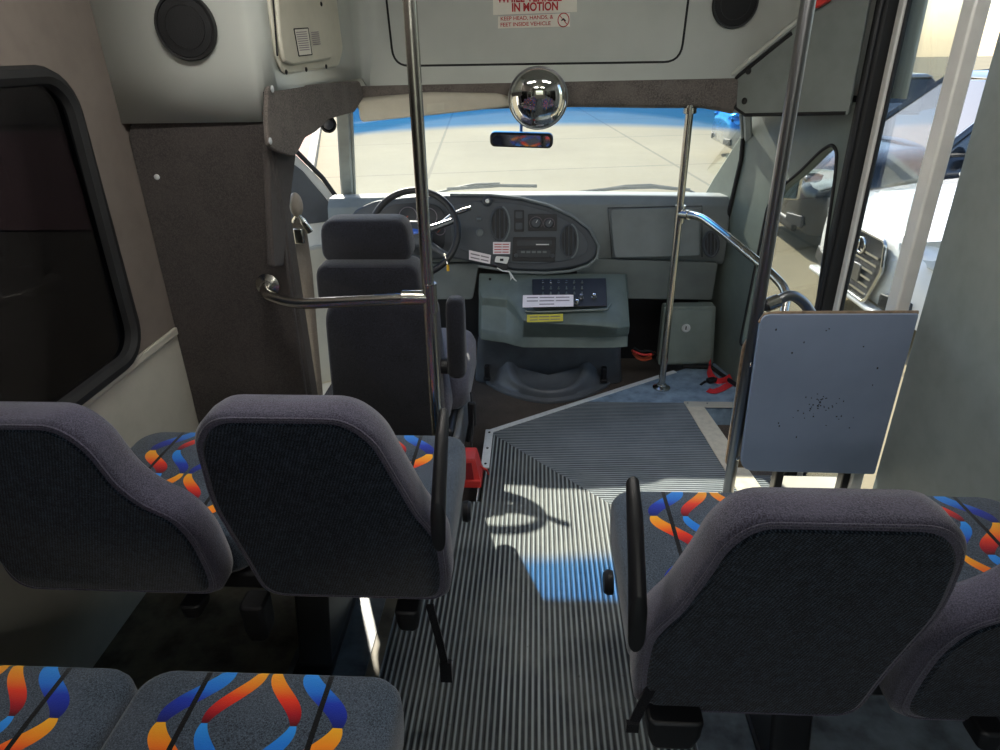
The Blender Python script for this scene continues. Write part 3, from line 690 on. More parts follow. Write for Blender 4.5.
# cab side panel with its small window
qp, qn = V((1.05, 2.4, .5)), V((-.80, -.19, 0)).normalized()
qpt = lambda x, y, o=0: atP(x, y, qp + qn * o, qn)
outer = [(1.052, 2.39, -.42), (.955, 2.80, -.42), (.93, 2.9, 0), (.86, 3.2, 0.0), (.80, 3.45, .3), (.80, 3.45, .66), (.835, 3.30, .85), (.88, 3.12, 1.05), (.91, 2.99, 1.24), (1.052, 2.39, 1.24)]
outer = [V(p) - qn * (V(p) - qp).dot(qn) for p in outer]
win = [qpt(x, y) for x, y in ((768, 206), (778, 190), (800, 172), (822, 150), (833, 144), (837.5, 152), (836, 175), (815, 322), (809, 352), (740, 345), (748, 305))]
win = roundpoly(win, .03, 3)
struct(MB().holed(outer, [win], -qn * .05).build('wall_cab_right', 'pillar', bevel=.006))
struct(MB().tube([p + qn * .002 for p in win], .006, 8, closed=True).build('window_10_frame', 'rubber'))
struct(MB().plate([p - qn * .03 for p in win], -qn * .004).build('window_10', 'glass'))
struct(MB().tube([qpt(742, 117, .006), qpt(744, 128, .006), qpt(741, 160, .006), qpt(733, 195, .006), qpt(725, 230, .006), qpt(722, 260, .006)], .010, 8).build('trim_18', 'rubber'))
struct(MB().tube([(.985, 2.66, .008), (.86, 2.99, .012), (.72, 3.0, .012)], .010, 8).build('trim_19', 'rubber'))
mir = thing('outside_mirror', 'chrome-backed outside mirror beyond the small cab side window', 'mirror', tuple(qpt(791, 180, -.2)))
c = qpt(790, 177, -.22)
MB().plate(roundpoly([c + V((-.03, .02, -.10)), c + V((.05, -.02, -.10)), c + V((.05, -.02, .09)), c + V((-.03, .02, .09))], .02, 4), (.02, .05, 0)).build('housing', 'bright', mir, bevel=.012)
MB().tube([c + V((-.02, .04, -.08)), c + V((-.15, .22, -.12))], .012, 8).build('arm', 'blackmetal', mir)

# entry door
struct(MB().bx(1.045, 1.12, 2.355, 2.43, -.42, 1.80).build('door_2_frame', 'rubber', bevel=.01))
struct(MB().tube([(1.04, 2.372, -.4), (1.04, 2.372, 1.8)], .010, 8).build('door_2_frame', 'black'))
struct(MB().bx(1.080, 1.10, 2.315, 2.352, -.42, 1.78).build('door_2_leaf', 'whitepaint', bevel=.006))
struct(MB().bx(1.086, 1.10, 2.303, 2.314, -.42, 1.78).build('door_2_seal', 'rubber', bevel=.006))
struct(MB().bx(1.090, 1.096, 1.95, 2.305, -.30, 1.72).build('door_2_glass', 'glass'))
struct(MB().bx(1.06, 1.10, 1.91, 1.97, -.42, 1.78).build('door_2_leaf', 'whitepaint', bevel=.006))
struct(MB().bx(1.06, 1.10, 1.95, 2.29, -.42, -.30).build('door_2_leaf', 'whitepaint', bevel=.006))
rt_ = thing('red_release_tag', 'small red emergency release tag at the top right corner beside the pole', 'tag', (.73, 1.97, 1.51))
p = gpt(822, 2, .02)
MB().plate(roundpoly([gpt(815, -22, .02), gpt(838, -22, .02), gpt(831, 1, .02), gpt(818, 9, .02)], .006, 3), gn * .02).build('tag_plate', 'red', rt_, bevel=.004)
# ------------------------------------------------------------------ dashboard
da = thing('dashboard', 'grey vehicle dashboard under the windshield with vents, radio and glove box', 'dashboard', (0, 3.2, .5))
b = MB(); rings = []
for k in range(33):
    u = k / 32; x = -.97 + 1.85 * u; q = (2 * u - 1) ** 2
    dzz = -.012 * q; dy = .05 * q ** 3
    pr = [(3.70, .60), (3.66, .665), (3.45, .755), (3.22, .812), (3.14, .812), (3.105, .775), (3.085, .68), (3.08, .58), (3.085, .525), (3.10, .505), (3.16, .50), (3.30, .50)]
    rings.append([V((x, y - dy * 0, z + dzz)) for y, z in pr])
b.loft(rings).build('body', 'dash', da, bevel=.006)
# knee panels under it
MB().plate(roundpoly([V((-.93, 3.09, .50)), V((-.265, 3.09, .50)), V((-.30, 3.06, .33)), V((-.93, 3.06, .33))], .015, 3), (0, .08, 0)).build('knee_panel', 'dashlo', da, bevel=.01)
rp = [atY(x, y, 3.06) for x, y in ((574, 258), (718, 263), (712, 300), (582, 298))]
MB().plate(roundpoly(rp, .012, 3), (0, .07, 0)).build('lower_panel', 'dashlo', da, bevel=.008)
fp, fn = V((0, 3.075, .65)), V((0, -.97, .24)).normalized()
F = lambda x, y, o=0: atP(x, y, fp + fn * o, fn)
# curved instrument pod
pod = [F(x, y) for x, y in ((344, 262), (346, 228), (356, 210), (376, 201), (410, 197), (450, 195.5), (490, 196), (520, 199), (548, 206), (572, 217), (589, 230), (597, 245), (596, 256), (588, 263), (572, 268), (545, 271), (515, 270), (480, 264), (455, 258), (400, 262))]
MB().plate(roundpoly(pod, .03, 4), fn * .03 - V((0, -.0, 0))).build('instrument_pod', 'pod', da, bevel=.012)
inn = [F(x, y, .031) for x, y in ((452, 246), (450, 205), (480, 201), (520, 204), (548, 211), (570, 222), (584, 234), (589, 245), (586, 254), (570, 260), (545, 263.5), (515, 263.5), (480, 257))]
MB().plate(roundpoly(inn, .03, 4), fn * .004).build('centre_panel', 'podin', da, bevel=.002)
MB().tube([F(x, y, .026) for x, y in ((450, 194.5), (490, 195), (520, 198), (548, 205), (572, 216), (590, 229), (599, 246), (597, 258), (588, 266), (570, 271), (545, 273), (515, 272), (478, 266))], .007, 8).build('pod_rim', 'dash', da)
def Fpoly(pts, o, h, name, mat, parent=da, bevel=.002, r=.006):
    return MB().plate(roundpoly([F(x, y, o) for x, y in pts], r, 3), fn * h).build(name, mat, parent, bevel=bevel)
def Frect(x0, y0, x1, y1, o, h, name, mat, parent=da, bevel=.002, r=.006): return Fpoly(((x0, y0), (x1, y0), (x1, y1), (x0, y1)), o, h, name, mat, parent, bevel, r)
# air vents
def vent(cx, cy, rx, ry, o, parent=da):
    v = MB().tube([F(cx + rx * c, cy + ry * s, o + .004) for c, s in ell(1, 1, 28)], .006, 8, closed=True).build('air_vent', 'pod', parent)
    MB().plate([F(cx + rx * c, cy + ry * s, o) for c, s in ell(1, 1, 28)], fn * .003).build('recess', 'black', v)
    for k in (-.5, 0, .5):
        h = ry * math.sqrt(1 - k * k) * .93; MB().tube([F(cx + rx * k, cy - h, o + .005), F(cx + rx * k, cy + h, o + .005)], .0035, 6).build('vane', 'pod', v)
    return v
vent(500, 224, 9, 16.5, .034); vent(569, 241, 8.5, 16, .034); vent(711, 244, 7.5, 12.5, .012)
# half-round bezel light catches
for cx, cy, rx, ry, s in ((500, 224, 9.5, 18, 1), (569, 241, 9, 17.5, 1)):
    MB().tube([F(cx + rx * math.cos(a) * s, cy + ry * math.sin(a), .040) for a in [-1.3 + 2.6 * i / 14 for i in range(15)]], .005, 8).build('vent_bezel', 'dash', da)
# switches, heater controls, radio
sw = Frect(514, 210, 524, 232, .034, .005, 'switch_block', 'black')
for y in (215, 226): Frect(515.5, y - 3.5, 522.5, y + 3.5, .039, .004, 'rocker', 'pod', sw)
hv = Frect(528, 214, 557, 231, .034, .005, 'heater_panel', 'black')
for x, y, r in ((536, 223, 5), (549, 223.5, 4.2)):
    d_ = MB().lathe(frame(F(x, y, .039), fn), [(r * .0046, 0), (r * .0046, .006), (r * .0040, .011), (.0005, .012)], 24).build('dial', 'pod', hv)
    MB().tube([F(x, y, .052), F(x + 1.5, y - 3, .052)], .0012, 5).build('pointer', 'white', d_)
    MB().tube([F(x + (r + 1.4) * c, y + (r + 1.2) * s, .040) for c, s in [(math.cos(a), math.sin(a)) for a in [2.4 + 4.6 * i / 14 for i in range(15)]]], .0009, 5).build('scale', 'inkgrey', hv)
ra = Fpoly(((513, 237), (556, 237), (555, 262), (512, 261)), .034, .006, 'radio', 'black')
Frect(517, 240, 552, 246, .040, .002, 'display', 'brown', ra); Frect(536, 244, 549, 245, .0425, .001, 'tape_slot', 'white', ra, bevel=0, r=0)
Frect(517, 249.5, 551, 257.5, .040, .003, 'button_row', 'brown', ra)
for k in range(5): Frect(521 + k * 5.4, 251, 525 + k * 5.4, 253, .043, .002, 'button', 'dashlo', ra, bevel=.0006, r=.001)
for x in (516, 552.5): MB().lathe(frame(F(x, 255.5, .04), fn), [(.009, 0), (.008, .012), (.0005, .013)], 16).build('knob', 'pod', ra)
# round lamp on top, small knob, lock
kn = MB().lathe(frame(F(487.5, 201, .034), fn), [(.022, 0), (.022, .012), (.016, .016), (.015, .010), (.0005, .010)], 24).build('alarm_knob', 'pod', da)
MB().lathe(frame(F(487.5, 201, .045), fn), [(.010, 0), (.008, .006), (.0005, .007)], 16).build('lens', 'white', kn)
MB().lathe(frame(F(480, 232.5, .034), fn), [(.018, 0), (.017, .006), (.013, .008), (.012, .002), (.0005, .002)], 24).build('power_socket', 'dash', da)
MB().box(F(479, 219, .04), (.022, .014, .012)).build('dimmer', 'dash', da, bevel=.003)
# gauges behind the wheel
gc = Fpoly(((374, 252), (376, 214), (392, 204), (420, 202), (440, 206), (446, 216), (444, 250)), .031, .004, 'gauge_cluster', 'brown', r=.03)
for x, y, r in ((390, 222, 7), (408, 216, 9), (428, 217, 9), (440, 230, 5)):
    MB().tube([F(x + r * c, y + r * s, .036) for c, s in ell(1, 1, 24)], .0015, 5, closed=True).build('gauge_ring', 'inkgrey', gc)
    MB().tube([F(x, y, .037), F(x - r * .5, y + r * .5, .037)], .0015, 5).build('needle', 'orange', gc)
# glove box
Fpoly(((610, 209), (699, 207), (700, 256), (614, 258)), .006, .010, 'glove_box', 'dash', r=.02, bevel=.006)
MB().tube([F(x, y, .012) for x, y in ((612, 259), (608, 208), (702, 206), (702, 257))], .0022, 6).build('glove_box_gap', 'seam', da)

# papers on the dash
def paper(label, pts, o, lines, mat='paper', ink='inkgrey'):
    p = [F(x, y, o) for x, y in pts]; c = sum(p, V()) / 4
    t = thing('paper_label', label, 'label', tuple(c))
    MB().plate(p, fn * .0015).build('sheet', mat, t)
    ln = MB(); a, b_, c_, d_ = p
    for k in range(lines):
        f0 = (k + .7) / (lines + .6); f1 = f0 + .35 / (lines + .6)
        for lo_, hi_ in ((.08, .5), (.55, .92)):
            q = lambda f, g: (a.lerp(d_, f)).lerp(b_.lerp(c_, f), g) + fn * .0016
            ln.plate([q(f0, lo_), q(f0, hi_), q(f1, hi_), q(f1, lo_)], fn * .0004)
    ln.build('print', ink, t); return t
paper('square white paper label with faint pink print below the left round vent', ((493, 242), (510.5, 242), (510, 254), (493, 254)), .042, 4, ink='ink')
paper('tilted long white paper label on the dash right of the steering wheel', ((469, 250), (491, 255), (490, 264), (469, 259.5)), .040, 2)
tg = thing('toll_tag', 'small white card hanging under the square label with a white cord', 'card', tuple(F(502, 260, .05)))
Fpoly(((496, 256), (509.5, 257), (507, 264), (494.5, 262)), .045, .006, 'card', 'white', tg)
Frect(500, 258.6, 503.5, 261, .051, .001, 'mark', 'inkblack', tg, bevel=0, r=0)
Frect(497, 264, 508, 270, .04, .012, 'holder', 'black', tg)
MB().tube([F(x, y, .05) for x, y in ((497, 268), (503, 271), (509, 271.5), (511, 274), (514, 279), (519.5, 284))], .0035, 6).build('cord', 'white', tg)
MB().tube([F(x, y, .052) for x, y in ((509, 271.5), (511, 276), (510.5, 280), (513, 276))], .003, 6).build('cord', 'white', tg)

# ------------------------------------------------------------------ steering
wc = atD(414, 232.5, 2.86); wn = V((0.02, -.84, .54)).normalized()
st = thing('steering_wheel', 'dark four-spoke steering wheel with a small blue oval badge', 'steering wheel', tuple(wc))
m = frame(wc, wn, (1, 0, 0)); R0 = .187
MB().tube([m @ V((R0 * c, R0 * s, 0)) for c, s in ell(1, 1, 56)], .0145, 12, closed=True).build('rim', 'black', st)
MB().loft([[m @ V((x * k, y * k - .005, h)) for x, y in rrect(.15, .12, .04, 5)] for k, h in ((1, -.03), (1, -.005), (.85, .008), (.4, .012))]).build('hub', 'pod', st, bevel=.004)
for a in (18, 162, 215, 325):
    a = math.radians(a); c, s = math.cos(a), math.sin(a)
    MB().tube([m @ V((.05 * c, .05 * s - .005, -.012)), m @ V((.12 * c, .12 * s, -.012)), m @ V((R0 * c, R0 * s, 0))], [.02, .015, .013], 10).build('spoke', 'pod' if s < 0 else 'steeldk', st)
MB().lathe(m @ Matrix.Translation((0, -.0, .012)) @ Matrix.Diagonal((1.5, .7, 1, 1)), [(.017, 0), (.017, .003), (.0005, .004)], 24).build('badge', 'blueoval', st)
MB().tube([m @ V((0, 0, -.02)), m @ V((0, .0, -.10)), m @ V((0, .01, -.185))], [.045, .05, .055], 16).build('column', 'pod', st)
sk = [m @ V((.03, .0, -.07)), atD(452, 214.5, 2.88), atD(463, 210.5, 2.86), atD(471, 208, 2.85)]
MB().tube(sk, [.008, .008, .011, .009], 10).build('gear_lever', 'chrome', st)
MB().tube([atD(436, 250, 2.9), atD(441, 252, 2.86), atD(445, 255, 2.83)], .006, 8).build('key', 'bright', st)
MB().box(atD(448, 268, 2.83), (.012, .006, .028)).build('key_tag', 'keyyel', st, bevel=.003)
MB().tube([atD(445, 255, 2.83), atD(447.5, 264, 2.83)], .002, 6).build('key_ring', 'bright', st)

# ------------------------------------------------------------------ engine cover + switch console
ec = thing('engine_cover', 'dark moulded engine cover bulging into the cab between dash and floor edge', 'engine cover', (.07, 2.9, -.085))
b = MB(); rings = []
for z, y, xl, xr, rr in ((-.085, 2.985, -.30, .44, .06), (.0, 2.98, -.29, .43, .06), (.12, 2.96, -.28, .42, .06), (.205, 2.92, -.262, .40, .05)):
    rings.append([V(p) for p in roundpoly([V((xl, y, z)), V((xr, y, z)), V((xr, 3.3, z)), V((xl, 3.3, z))], [rr, rr, .01, .01], 6)])
b.loft(rings).build('shell', 'engine', ec, bevel=.01)
# low rounded hump with a dished top
def hump(u, v):
    a = math.pi * u; c, s = math.cos(a), math.sin(a)
    cx, yb = .068, 2.99
    base = V((cx + .31 * math.copysign(abs(c) ** 1.15, c), yb - .215 * s ** 1.6, 0))
    flan = V((cx + .275 * math.copysign(abs(c) ** 1.15, c), yb - .20 * s ** 1.5, 0))
    top = V((cx + .205 * math.copysign(abs(c) ** .85, c), yb - .02 - .165 * s ** 1.2, 0))
    zt = .045 - .075 * s
    ring = [(base, -.084), (base, -.070), (flan.lerp(base, .3), -.064), (flan, -.060), (flan.lerp(top, .5), zt - .045), (top, zt - .006), (top.lerp(V((cx, yb - .07, 0)), .06), zt), (top.lerp(V((cx, yb - .07, 0)), .16), zt - .002),
            (top.lerp(V((cx, yb - .07, 0)), .28), zt * .7 - .012), (top.lerp(V((cx, yb - .07, 0)), .6), zt * .5 - .014), (V((cx, yb - .07, 0)), -.004)]
    q = v * (len(ring) - 1); i = min(int(q), len(ring) - 2); f = q - i
    p = ring[i][0].lerp(ring[i + 1][0], f); z = ring[i][1] * (1 - f) + ring[i + 1][1] * f
    return V((p.x, p.y, z))
MB().surf(hump, 48, 30).build('hump', 'engine', ec, ang=80)
for x, y in ((487, 372), (604, 374)):
    c = atY(x, y, 2.965); MB().box(c, (.025, .03, .075)).box(c + V((0, -.012, -.03)), (.034, .025, .02)).build('latch', 'black', ec, bevel=.005)

co = thing('switch_console', 'grey-green switch console on the engine cover with a row of toggles', 'console', (.1, 2.8, .25))
tp0, tn = V((0, 2.70, .385)), V((0, -.33, .94)).normalized()
TP = lambda x, y, o=0: atP(x, y, tp0 + tn * o, tn)
xL, xR = -.225, .325
b = MB()
def ringc(x, lip, zl, yo, by):
    return [V((x, 3.03, .472)), V((x, lip + .02, zl + .006)), V((x, lip, zl - .01)), V((x, lip + .035 * yo + .004, zl - .055)), V((x, by + .012, .262)), V((x, by, .212)), V((x, 3.03, .212))]
b.loft([ringc(-.262, 2.97, .42, 0, 2.90), ringc(-.245, 2.93, .40, 0, 2.84), ringc(-.13, 2.90, .40, 0, 2.80), ringc(-.085, 2.80, .39, .5, 2.77), ringc(-.05, 2.70, .375, 1, 2.75), ringc(.0, 2.68, .372, 1, 2.75), ringc(.27, 2.665, .365, 1, 2.75),
        ringc(.355, 2.68, .35, 1, 2.755), ringc(.415, 2.75, .33, .5, 2.77), ringc(.425, 2.82, .31, 0, 2.84)]).build('housing', 'console', co, bevel=.010)
for x, y in ((490, 279), (494, 340), (509, 343), (583, 334), (545, 334)): screw(atY(x, y, 2.80 if x > 500 else 2.86), (0, -1, .2), .006, 'seam', co)
sp = MB().plate(roundpoly([TP(x, y, .006) for x, y in ((532, 280), (606, 279), (607, 307), (533, 308.5))], .004, 2), tn * .006).build('switch_panel', 'black', co, bevel=.002)
MB().tube([TP(x, y, .006) for x, y in ((524, 300), (526, 312), (545, 312), (607, 309.5), (611, 304))], .005, 8).build('tray_lip', 'console', co)
for r_, (y, n_) in enumerate(((283, 6), (289, 6), (294.5, 6))):
    for k in range(n_):
        x = 543 + k * 7.8; q = TP(x, y, .012)
        tg_ = MB().lathe(frame(q, tn), [(.005, 0), (.005, .004), (.003, .005), (.0028, .014), (.0004, .015)], 10)
        tg_.build('toggle', 'bright' if (r_ == 0 and k < 4) else 'dashlo', sp)
for x, y, m_ in ((581, 298, 'steeldk'), (577, 303.5, 'bright'), (594, 297.5, 'bright')):
    MB().lathe(frame(TP(x, y, .012), tn), [(.011, 0), (.011, .004), (.008, .006), (.0075, .018), (.006, .020), (.0005, .021)], 18).build('knob', m_, sp)
def slip(label, pts, mat, lines, pt, nn, ink='inkgrey'):
    p = [pt(x, y) for x, y in pts]; c = sum(p, V()) / 4; t = thing('paper_label', label, 'label', tuple(c))
    MB().plate(p, nn * .0015).build('sheet', mat, t); ln = MB(); a, b_, c_, d_ = p
    for k in range(lines):
        f0 = (k + .6) / (lines + .5); f1 = f0 + .3 / (lines + .5); w = .08 if k < lines - 1 or lines < 3 else .35
        for lo_, hi_ in ((w, .3), (.33, .62), (.65, 1 - w)):
            if lo_ >= hi_: continue
            q = lambda f, g: (a.lerp(d_, f)).lerp(b_.lerp(c_, f), g) + nn * .0016
            ln.plate([q(f0, lo_), q(f0, hi_), q(f1, hi_), q(f1, lo_)], nn * .0004)
    ln.build('print', ink, t); return t
n2 = V((0, -.75, .66)).normalized()
slip('wide white typed label laid across the front of the toggle switch panel', ((523, 295.5), (573.5, 295), (573.5, 306.5), (522.5, 307.5)), 'paper', 3, lambda x, y: TP(x, y, .034), tn)
n3 = V((0, -.85, -.30)).normalized()
slip('yellow printed label on the console front below the white typed label', ((527, 314.8), (563, 313.8), (563, 321), (527, 322.2)), 'yellow', 2, lambda x, y: atY(x, y, 2.668), V((0, -1, 0)))

# passenger-side fuse panel, loose wires
fu = thing('fuse_box_cover', 'grey-green square access cover with a round lock under the glove box', 'cover', (.75, 3.0, .17))
fq = [atY(x, y, 3.0) for x, y in ((664, 307), (716, 306), (713, 364), (658, 365))]
MB().plate(roundpoly(fq, .012, 3), (0, .06, 0)).build('box', 'fuse', fu, bevel=.006)
MB().plate(roundpoly([V((p.x, 2.998, p.z)) for p in (fq[0] + V((.012, 0, -.012)), fq[1] + V((-.012, 0, -.012)), fq[2] + V((-.012, 0, .012)), fq[3] + V((.012, 0, .012)))], .012, 3), (0, -.008, 0)).build('door', 'fuse', fu, bevel=.003)
lk = MB().lathe(frame(atY(686, 328, 2.99), (0, -1, 0)), [(.021, 0), (.020, .005), (.014, .007), (.013, .002), (.0005, .002)], 24).build('lock', 'alu', fu)
MB().box(atY(686, 328, 2.985), (.004, .006, .016)).build('key_slot', 'seam', lk)
wb = thing('wire_bundle', 'loose red and black wires coming out beside the engine cover', 'wires', tuple(atY(645, 355, 3.07)))
for k, (m_, pts) in enumerate((('orange', ((632, 350), (636, 356), (643, 359), (650, 357), (655, 352))), ('orange', ((633, 353), (638, 359), (645, 360.5), (652, 358))), ('black', ((634, 348), (641, 352), (648, 350), (656, 354), (664, 360))), ('red', ((633, 351), (639, 354), (646, 355), (652, 354))))):
    MB().tube(smoothpath([atY(x, y, 3.07 - .012 * k) for x, y in pts], .03, 4), .006, 8).build('wire', m_, wb)
struct(MB().bx(-1.0, 1.02, 3.60, 3.66, -.13, .62).build('wall_firewall', 'black'))
struct(MB().bx(.44, .93, 3.30, 3.34, -.13, .52).build('wall_firewall', 'black'))
struct(MB().plate([(-1.02, 3.35, -.13), (-1.02, 3.75, -.13), (-1.02, 3.75, .66), (-1.02, 3.35, .66)], (-.03, 0, 0)).build('wall_cowl', 'whitepaint'))
struct(MB().plate([(.99, 3.2, -.43), (.99, 3.75, -.13), (.99, 3.75, .66), (.96, 3.2, .66)], (.02, 0, 0)).build('wall_cowl', 'black'))

# ------------------------------------------------------------------ mirrors, visor, wipers
vm = thing('sun_visor', 'beige sun visor folded up above the driver side of the windshield', 'visor', tuple(atY(430, 105, 2.9)))
vp = [atY(x, y, 2.745) for x, y in ((357, 100), (430, 94), (497, 95), (511, 99), (511, 107), (440, 115), (360, 123))]
MB().plate(roundpoly(vp, .02, 4), (0, .03, .008)).build('pad', 'visor', vm, bevel=.009)
MB().plate([atY(x, y, 2.743) for x, y in ((427, 104), (444, 102.5), (444, 110), (427, 112))], (0, .001, 0)).build('notice', 'cover', vm)
MB().tube([atY(360, 98, 2.755), atY(354, 105, 2.76), atY(352, 100, 2.775)], .008, 8).build('hinge', 'visor', vm)
cm = thing('convex_mirror', 'round convex safety mirror hanging from the header above the windshield', 'mirror', tuple(atY(538, 98, 2.70)))
cc = atY(538, 98.5, 2.70); cax = V((-.03, -.93, -.10)).normalized(); m = frame(cc, cax, (1, 0, 0)); r = .108
MB().lathe(m, [(.001, -.012)] + [(r * math.sin(a), -.012 + .0 + .06 * (math.cos(a) - 0) * 1.0) for a in []] + [(r * .5, -.02), (r, -.006), (r + .003, 0), (r, .005)], 48).build('backing', 'black', cm)
MB().lathe(m, [(r * .985, .002)] + [(r * .985 * math.cos(a), .002 + .048 * math.sin(a)) for a in [math.pi / 2 * k / 14 for k in range(1, 14)]] + [(.0008, .05)], 64).build('dome', 'bright', cm, ang=80)
MB().tube([m @ V((c * r, s * r, .002)) for c, s in ell(1, 1, 48)], .0042, 8, closed=True).build('rim', 'steeldk', cm)
MB().tube([cc + V((0, .02, .0)), cc + V((0, .05, .03)), cc + V((0, .07, .03))], .009, 8).build('arm', 'blackmetal', cm)
rm = thing('rear_view_mirror', 'narrow rectangular rear view mirror below the round convex mirror', 'mirror', tuple(atY(521, 140, 3.02)))
rc = atY(521, 140.5, 3.02); m = frame(rc, V((-.12, -1, -.12)), (1, 0, -.01))
MB().prism(m, rrect(.272, .062, .022, 6), -.03, 0).build('shell', 'black', rm, bevel=.006)
MB().prism(m, rrect(.25, .046, .018, 6), 0, .002).build('glass', 'bright', rm)
MB().tube([rc + V((0, .02, .02)), rc + V((0, .06, .06)), rc + V((0, .07, .085))], .007, 8).build('stem', 'steeldk', rm)
def wiper(label, pts, blade):
    t = thing('wiper', label, 'wiper', tuple(atY(*pts[0], 3.72)), 'windshield wipers')
    MB().tube([atY(x, y, 3.70 + .0) for x, y in pts], .007, 8).build('arm', 'black', t)
    MB().tube([atY(x, y, 3.69) for x, y in blade], .009, 8).build('blade', 'rubber', t)
wiper('windshield wiper lying on the left half of the glass, behind the wheel', ((436, 193), (455, 188), (475, 184), (500, 183.5)), ((447, 189), (470, 187.5), (500, 185.5), (537, 186)))
wiper('windshield wiper lying on the right half of the glass, left of the pole', ((700, 196), (688, 190), (650, 185), (625, 186), (600, 190)), ((560, 195), (590, 191), (620, 188), (655, 187), (690, 190)))

# ------------------------------------------------------------------ driver's seat
ds = thing('driver_seat', 'high-backed black driver seat with separate headrest and folded-up armrest', 'seat', (-.52, 2.25, -.085))
def pad(x0, x1, z0, z1, y0, y1, r, tilt=0, taper=0):
    """upholstered block: outline seen from behind, from rear face y0 to front face y1"""
    b = MB(); pts = rrect(1, 1, .5, 1)
    out = roundpoly([V((x0 + taper, 0, z1)), V((x1 - taper, 0, z1)), V((x1, 0, z0)), V((x0, 0, z0))], r, 6)
    cx, cz = (x0 + x1) / 2, (z0 + z1) / 2; rings = []
    for f, k in ((0, .88), (.06, .955), (.2, .995), (.5, 1), (.8, .995), (.94, .95), (1, .86)):
        rings.append([V((cx + (p.x - cx) * (k + (1 - k) * .35), y0 + (y1 - y0) * f + tilt * (p.z - z0), cz + (p.z - cz) * (k + (1 - k) * .25))) for p in out])
    return b.loft(rings)
pad(-.722, -.41, .775, .922, 2.165, 2.28, .05, -.05, .012).build('headrest', 'drvcloth', ds, ang=60)
pad(-.735, -.372, .64, .79, 2.10, 2.24, .045, -.06, .01).build('upper_back', 'drvcloth', ds, ang=60)
pad(-.725, -.32, .12, .665, 2.05, 2.22, .07, .05, .015).build('backrest', 'drvcloth', ds, ang=60)
pad(-.73, -.295, .15, .60, 2.13, 2.24, .10, .05, .05).build('side_bolster', 'drvlight', ds, ang=60)
MB().loft([[V((x, y, z)) for x, y in rrect(.50 * k, .50 * k, .09, 6, -.50, 2.47)] for z, k in ((.17, .95), (.19, 1.0), (.29, 1.0), (.325, .95), (.335, .85))]).build('cushion', 'drvlight', ds, ang=60)
MB().bx(-.72, -.29, 2.08, 2.62, .02, .18).build('frame', 'blackmetal', ds, bevel=.015)
MB().bx(-.66, -.34, 2.15, 2.55, -.085, .03).build('pedestal', 'blackmetal', ds, bevel=.01)
MB().bx(-.292, -.268, 2.05, 2.50, .03, .17).build('side_shield', plain('seat_shield_grey', '6a6c6e', .5), ds, bevel=.01)
ar = MB().loft([[V((x, y, z)) for x, y in rrect(.064 * k, .085 * k, .02, 5, -.273, 2.14 + (z - .33) * .10)] for z, k in ((.375, .8), (.39, 1), (.60, 1), (.64, .95), (.652, .7))]).build('armrest', 'drvcloth', ds, ang=60)
MB().lathe(frame((-.305, 2.14, .41), (1, 0, 0)), [(.03, -.03), (.03, .0), (.0005, .0)], 16).build('pivot', 'black', ar)
bk = MB().box((-.235, 2.22, .17), (.03, .02, .10)).build('belt_buckle', 'black', ds, bevel=.006)
MB().tube([(-.255, 2.22, .05), (-.24, 2.22, .13)], .010, 8).build('buckle_stalk', 'black', bk)
MB().strip([(-.24, 2.26, .24), (-.228, 2.2, .16), (-.236, 2.16, .05)], (0, 1, 0), .03, .003).build('lap_strap', 'blackweb', ds)

# ------------------------------------------------------------------ poles and rails
def flange(c, n, parent, r=.034): MB().lathe(frame(c, n), [(r, 0), (r, .004), (r * .75, .008), (r * .52, .014), (r * .5, .02)], 24).build('flange', 'chrome', parent)
RP = .0165
pl = thing('grab_pole', 'steel pole behind the driver seat with a side rail to the carpeted partition', 'pole', (-.285, 1.70, 0), 'steel grab poles')
MB().tube([(-.285, 1.70, .005), (-.285, 1.70, 1.95)], RP, 16).build('upright', 'chrome', pl); flange((-.285, 1.70, .001), (0, 0, 1), pl)
ra0 = atY(268, 285, 1.895); rj = atY(430, 297.5, 1.70)
MB().tube(smoothpath([ra0 + V((-.0, .0, 0)), ra0 + V((.012, -.075, -.002)), ra0 + V((.12, -.135, -.012)), rj], .09, 8), .0155, 14).build('side_rail', 'chrome', pl)
flange(ra0, (0, -1, 0), pl, .036)
MB().tube([rj + V((-.075, .0, .0)), rj + V((.0, 0, 0))], .0195, 14).tube([rj + V((.0, 0, -.04)), rj + V((0, 0, .04))], .020, 14).build('tee_joint', 'chrome', pl)
pm = thing('grab_pole', 'short bright steel pole at the cab floor edge with a rail toward the door', 'pole', (.587, 2.787, 0), 'steel grab poles')
MB().tube([(.587, 2.787, .005), (.587, 2.787, 1.215)], RP * .95, 16).build('upright', 'chrome', pm); flange((.587, 2.787, .001), (0, 0, 1), pm, .04)
MB().tube([(.587, 2.787, 1.185), (.587, 2.787, 1.205)], .026, 16).build('top_clamp', 'chrome', pm)
j = V((.59, 2.787, .80))
pth = smoothpath([j, atY(700, 216, 2.70), atY(722, 232, 2.55), atY(770, 272, 2.28), atY(788, 291, 2.20), atY(783, 318, 2.14)], .08, 8)
MB().tube(pth, .0155, 14).build('side_rail', 'chrome', pm)
MB().tube([j + V((0, 0, -.035)), j + V((0, 0, .035))], .0205, 14).tube([j, j + (pth[1] - j).normalized() * .05], .0195, 14).build('tee_joint', 'chrome', pm)
pr = thing('grab_pole', 'tall dark steel pole at the left edge of the blue-grey board', 'pole', (.675, 1.95, 0), 'steel grab poles')
MB().tube([(.676, 1.95, .005), (.676, 1.95, 1.95)], .0185, 16).build('upright', 'steeldk', pr); flange((.676, 1.95, .001), (0, 0, 1), pr)
screw((.684, 1.930, .175), (.3, -1, .1), .008, 'bright', pr, 'bolt'); screw((.676, 1.930, .52), (0, -1, 0), .006, 'bright', pr, 'bolt')
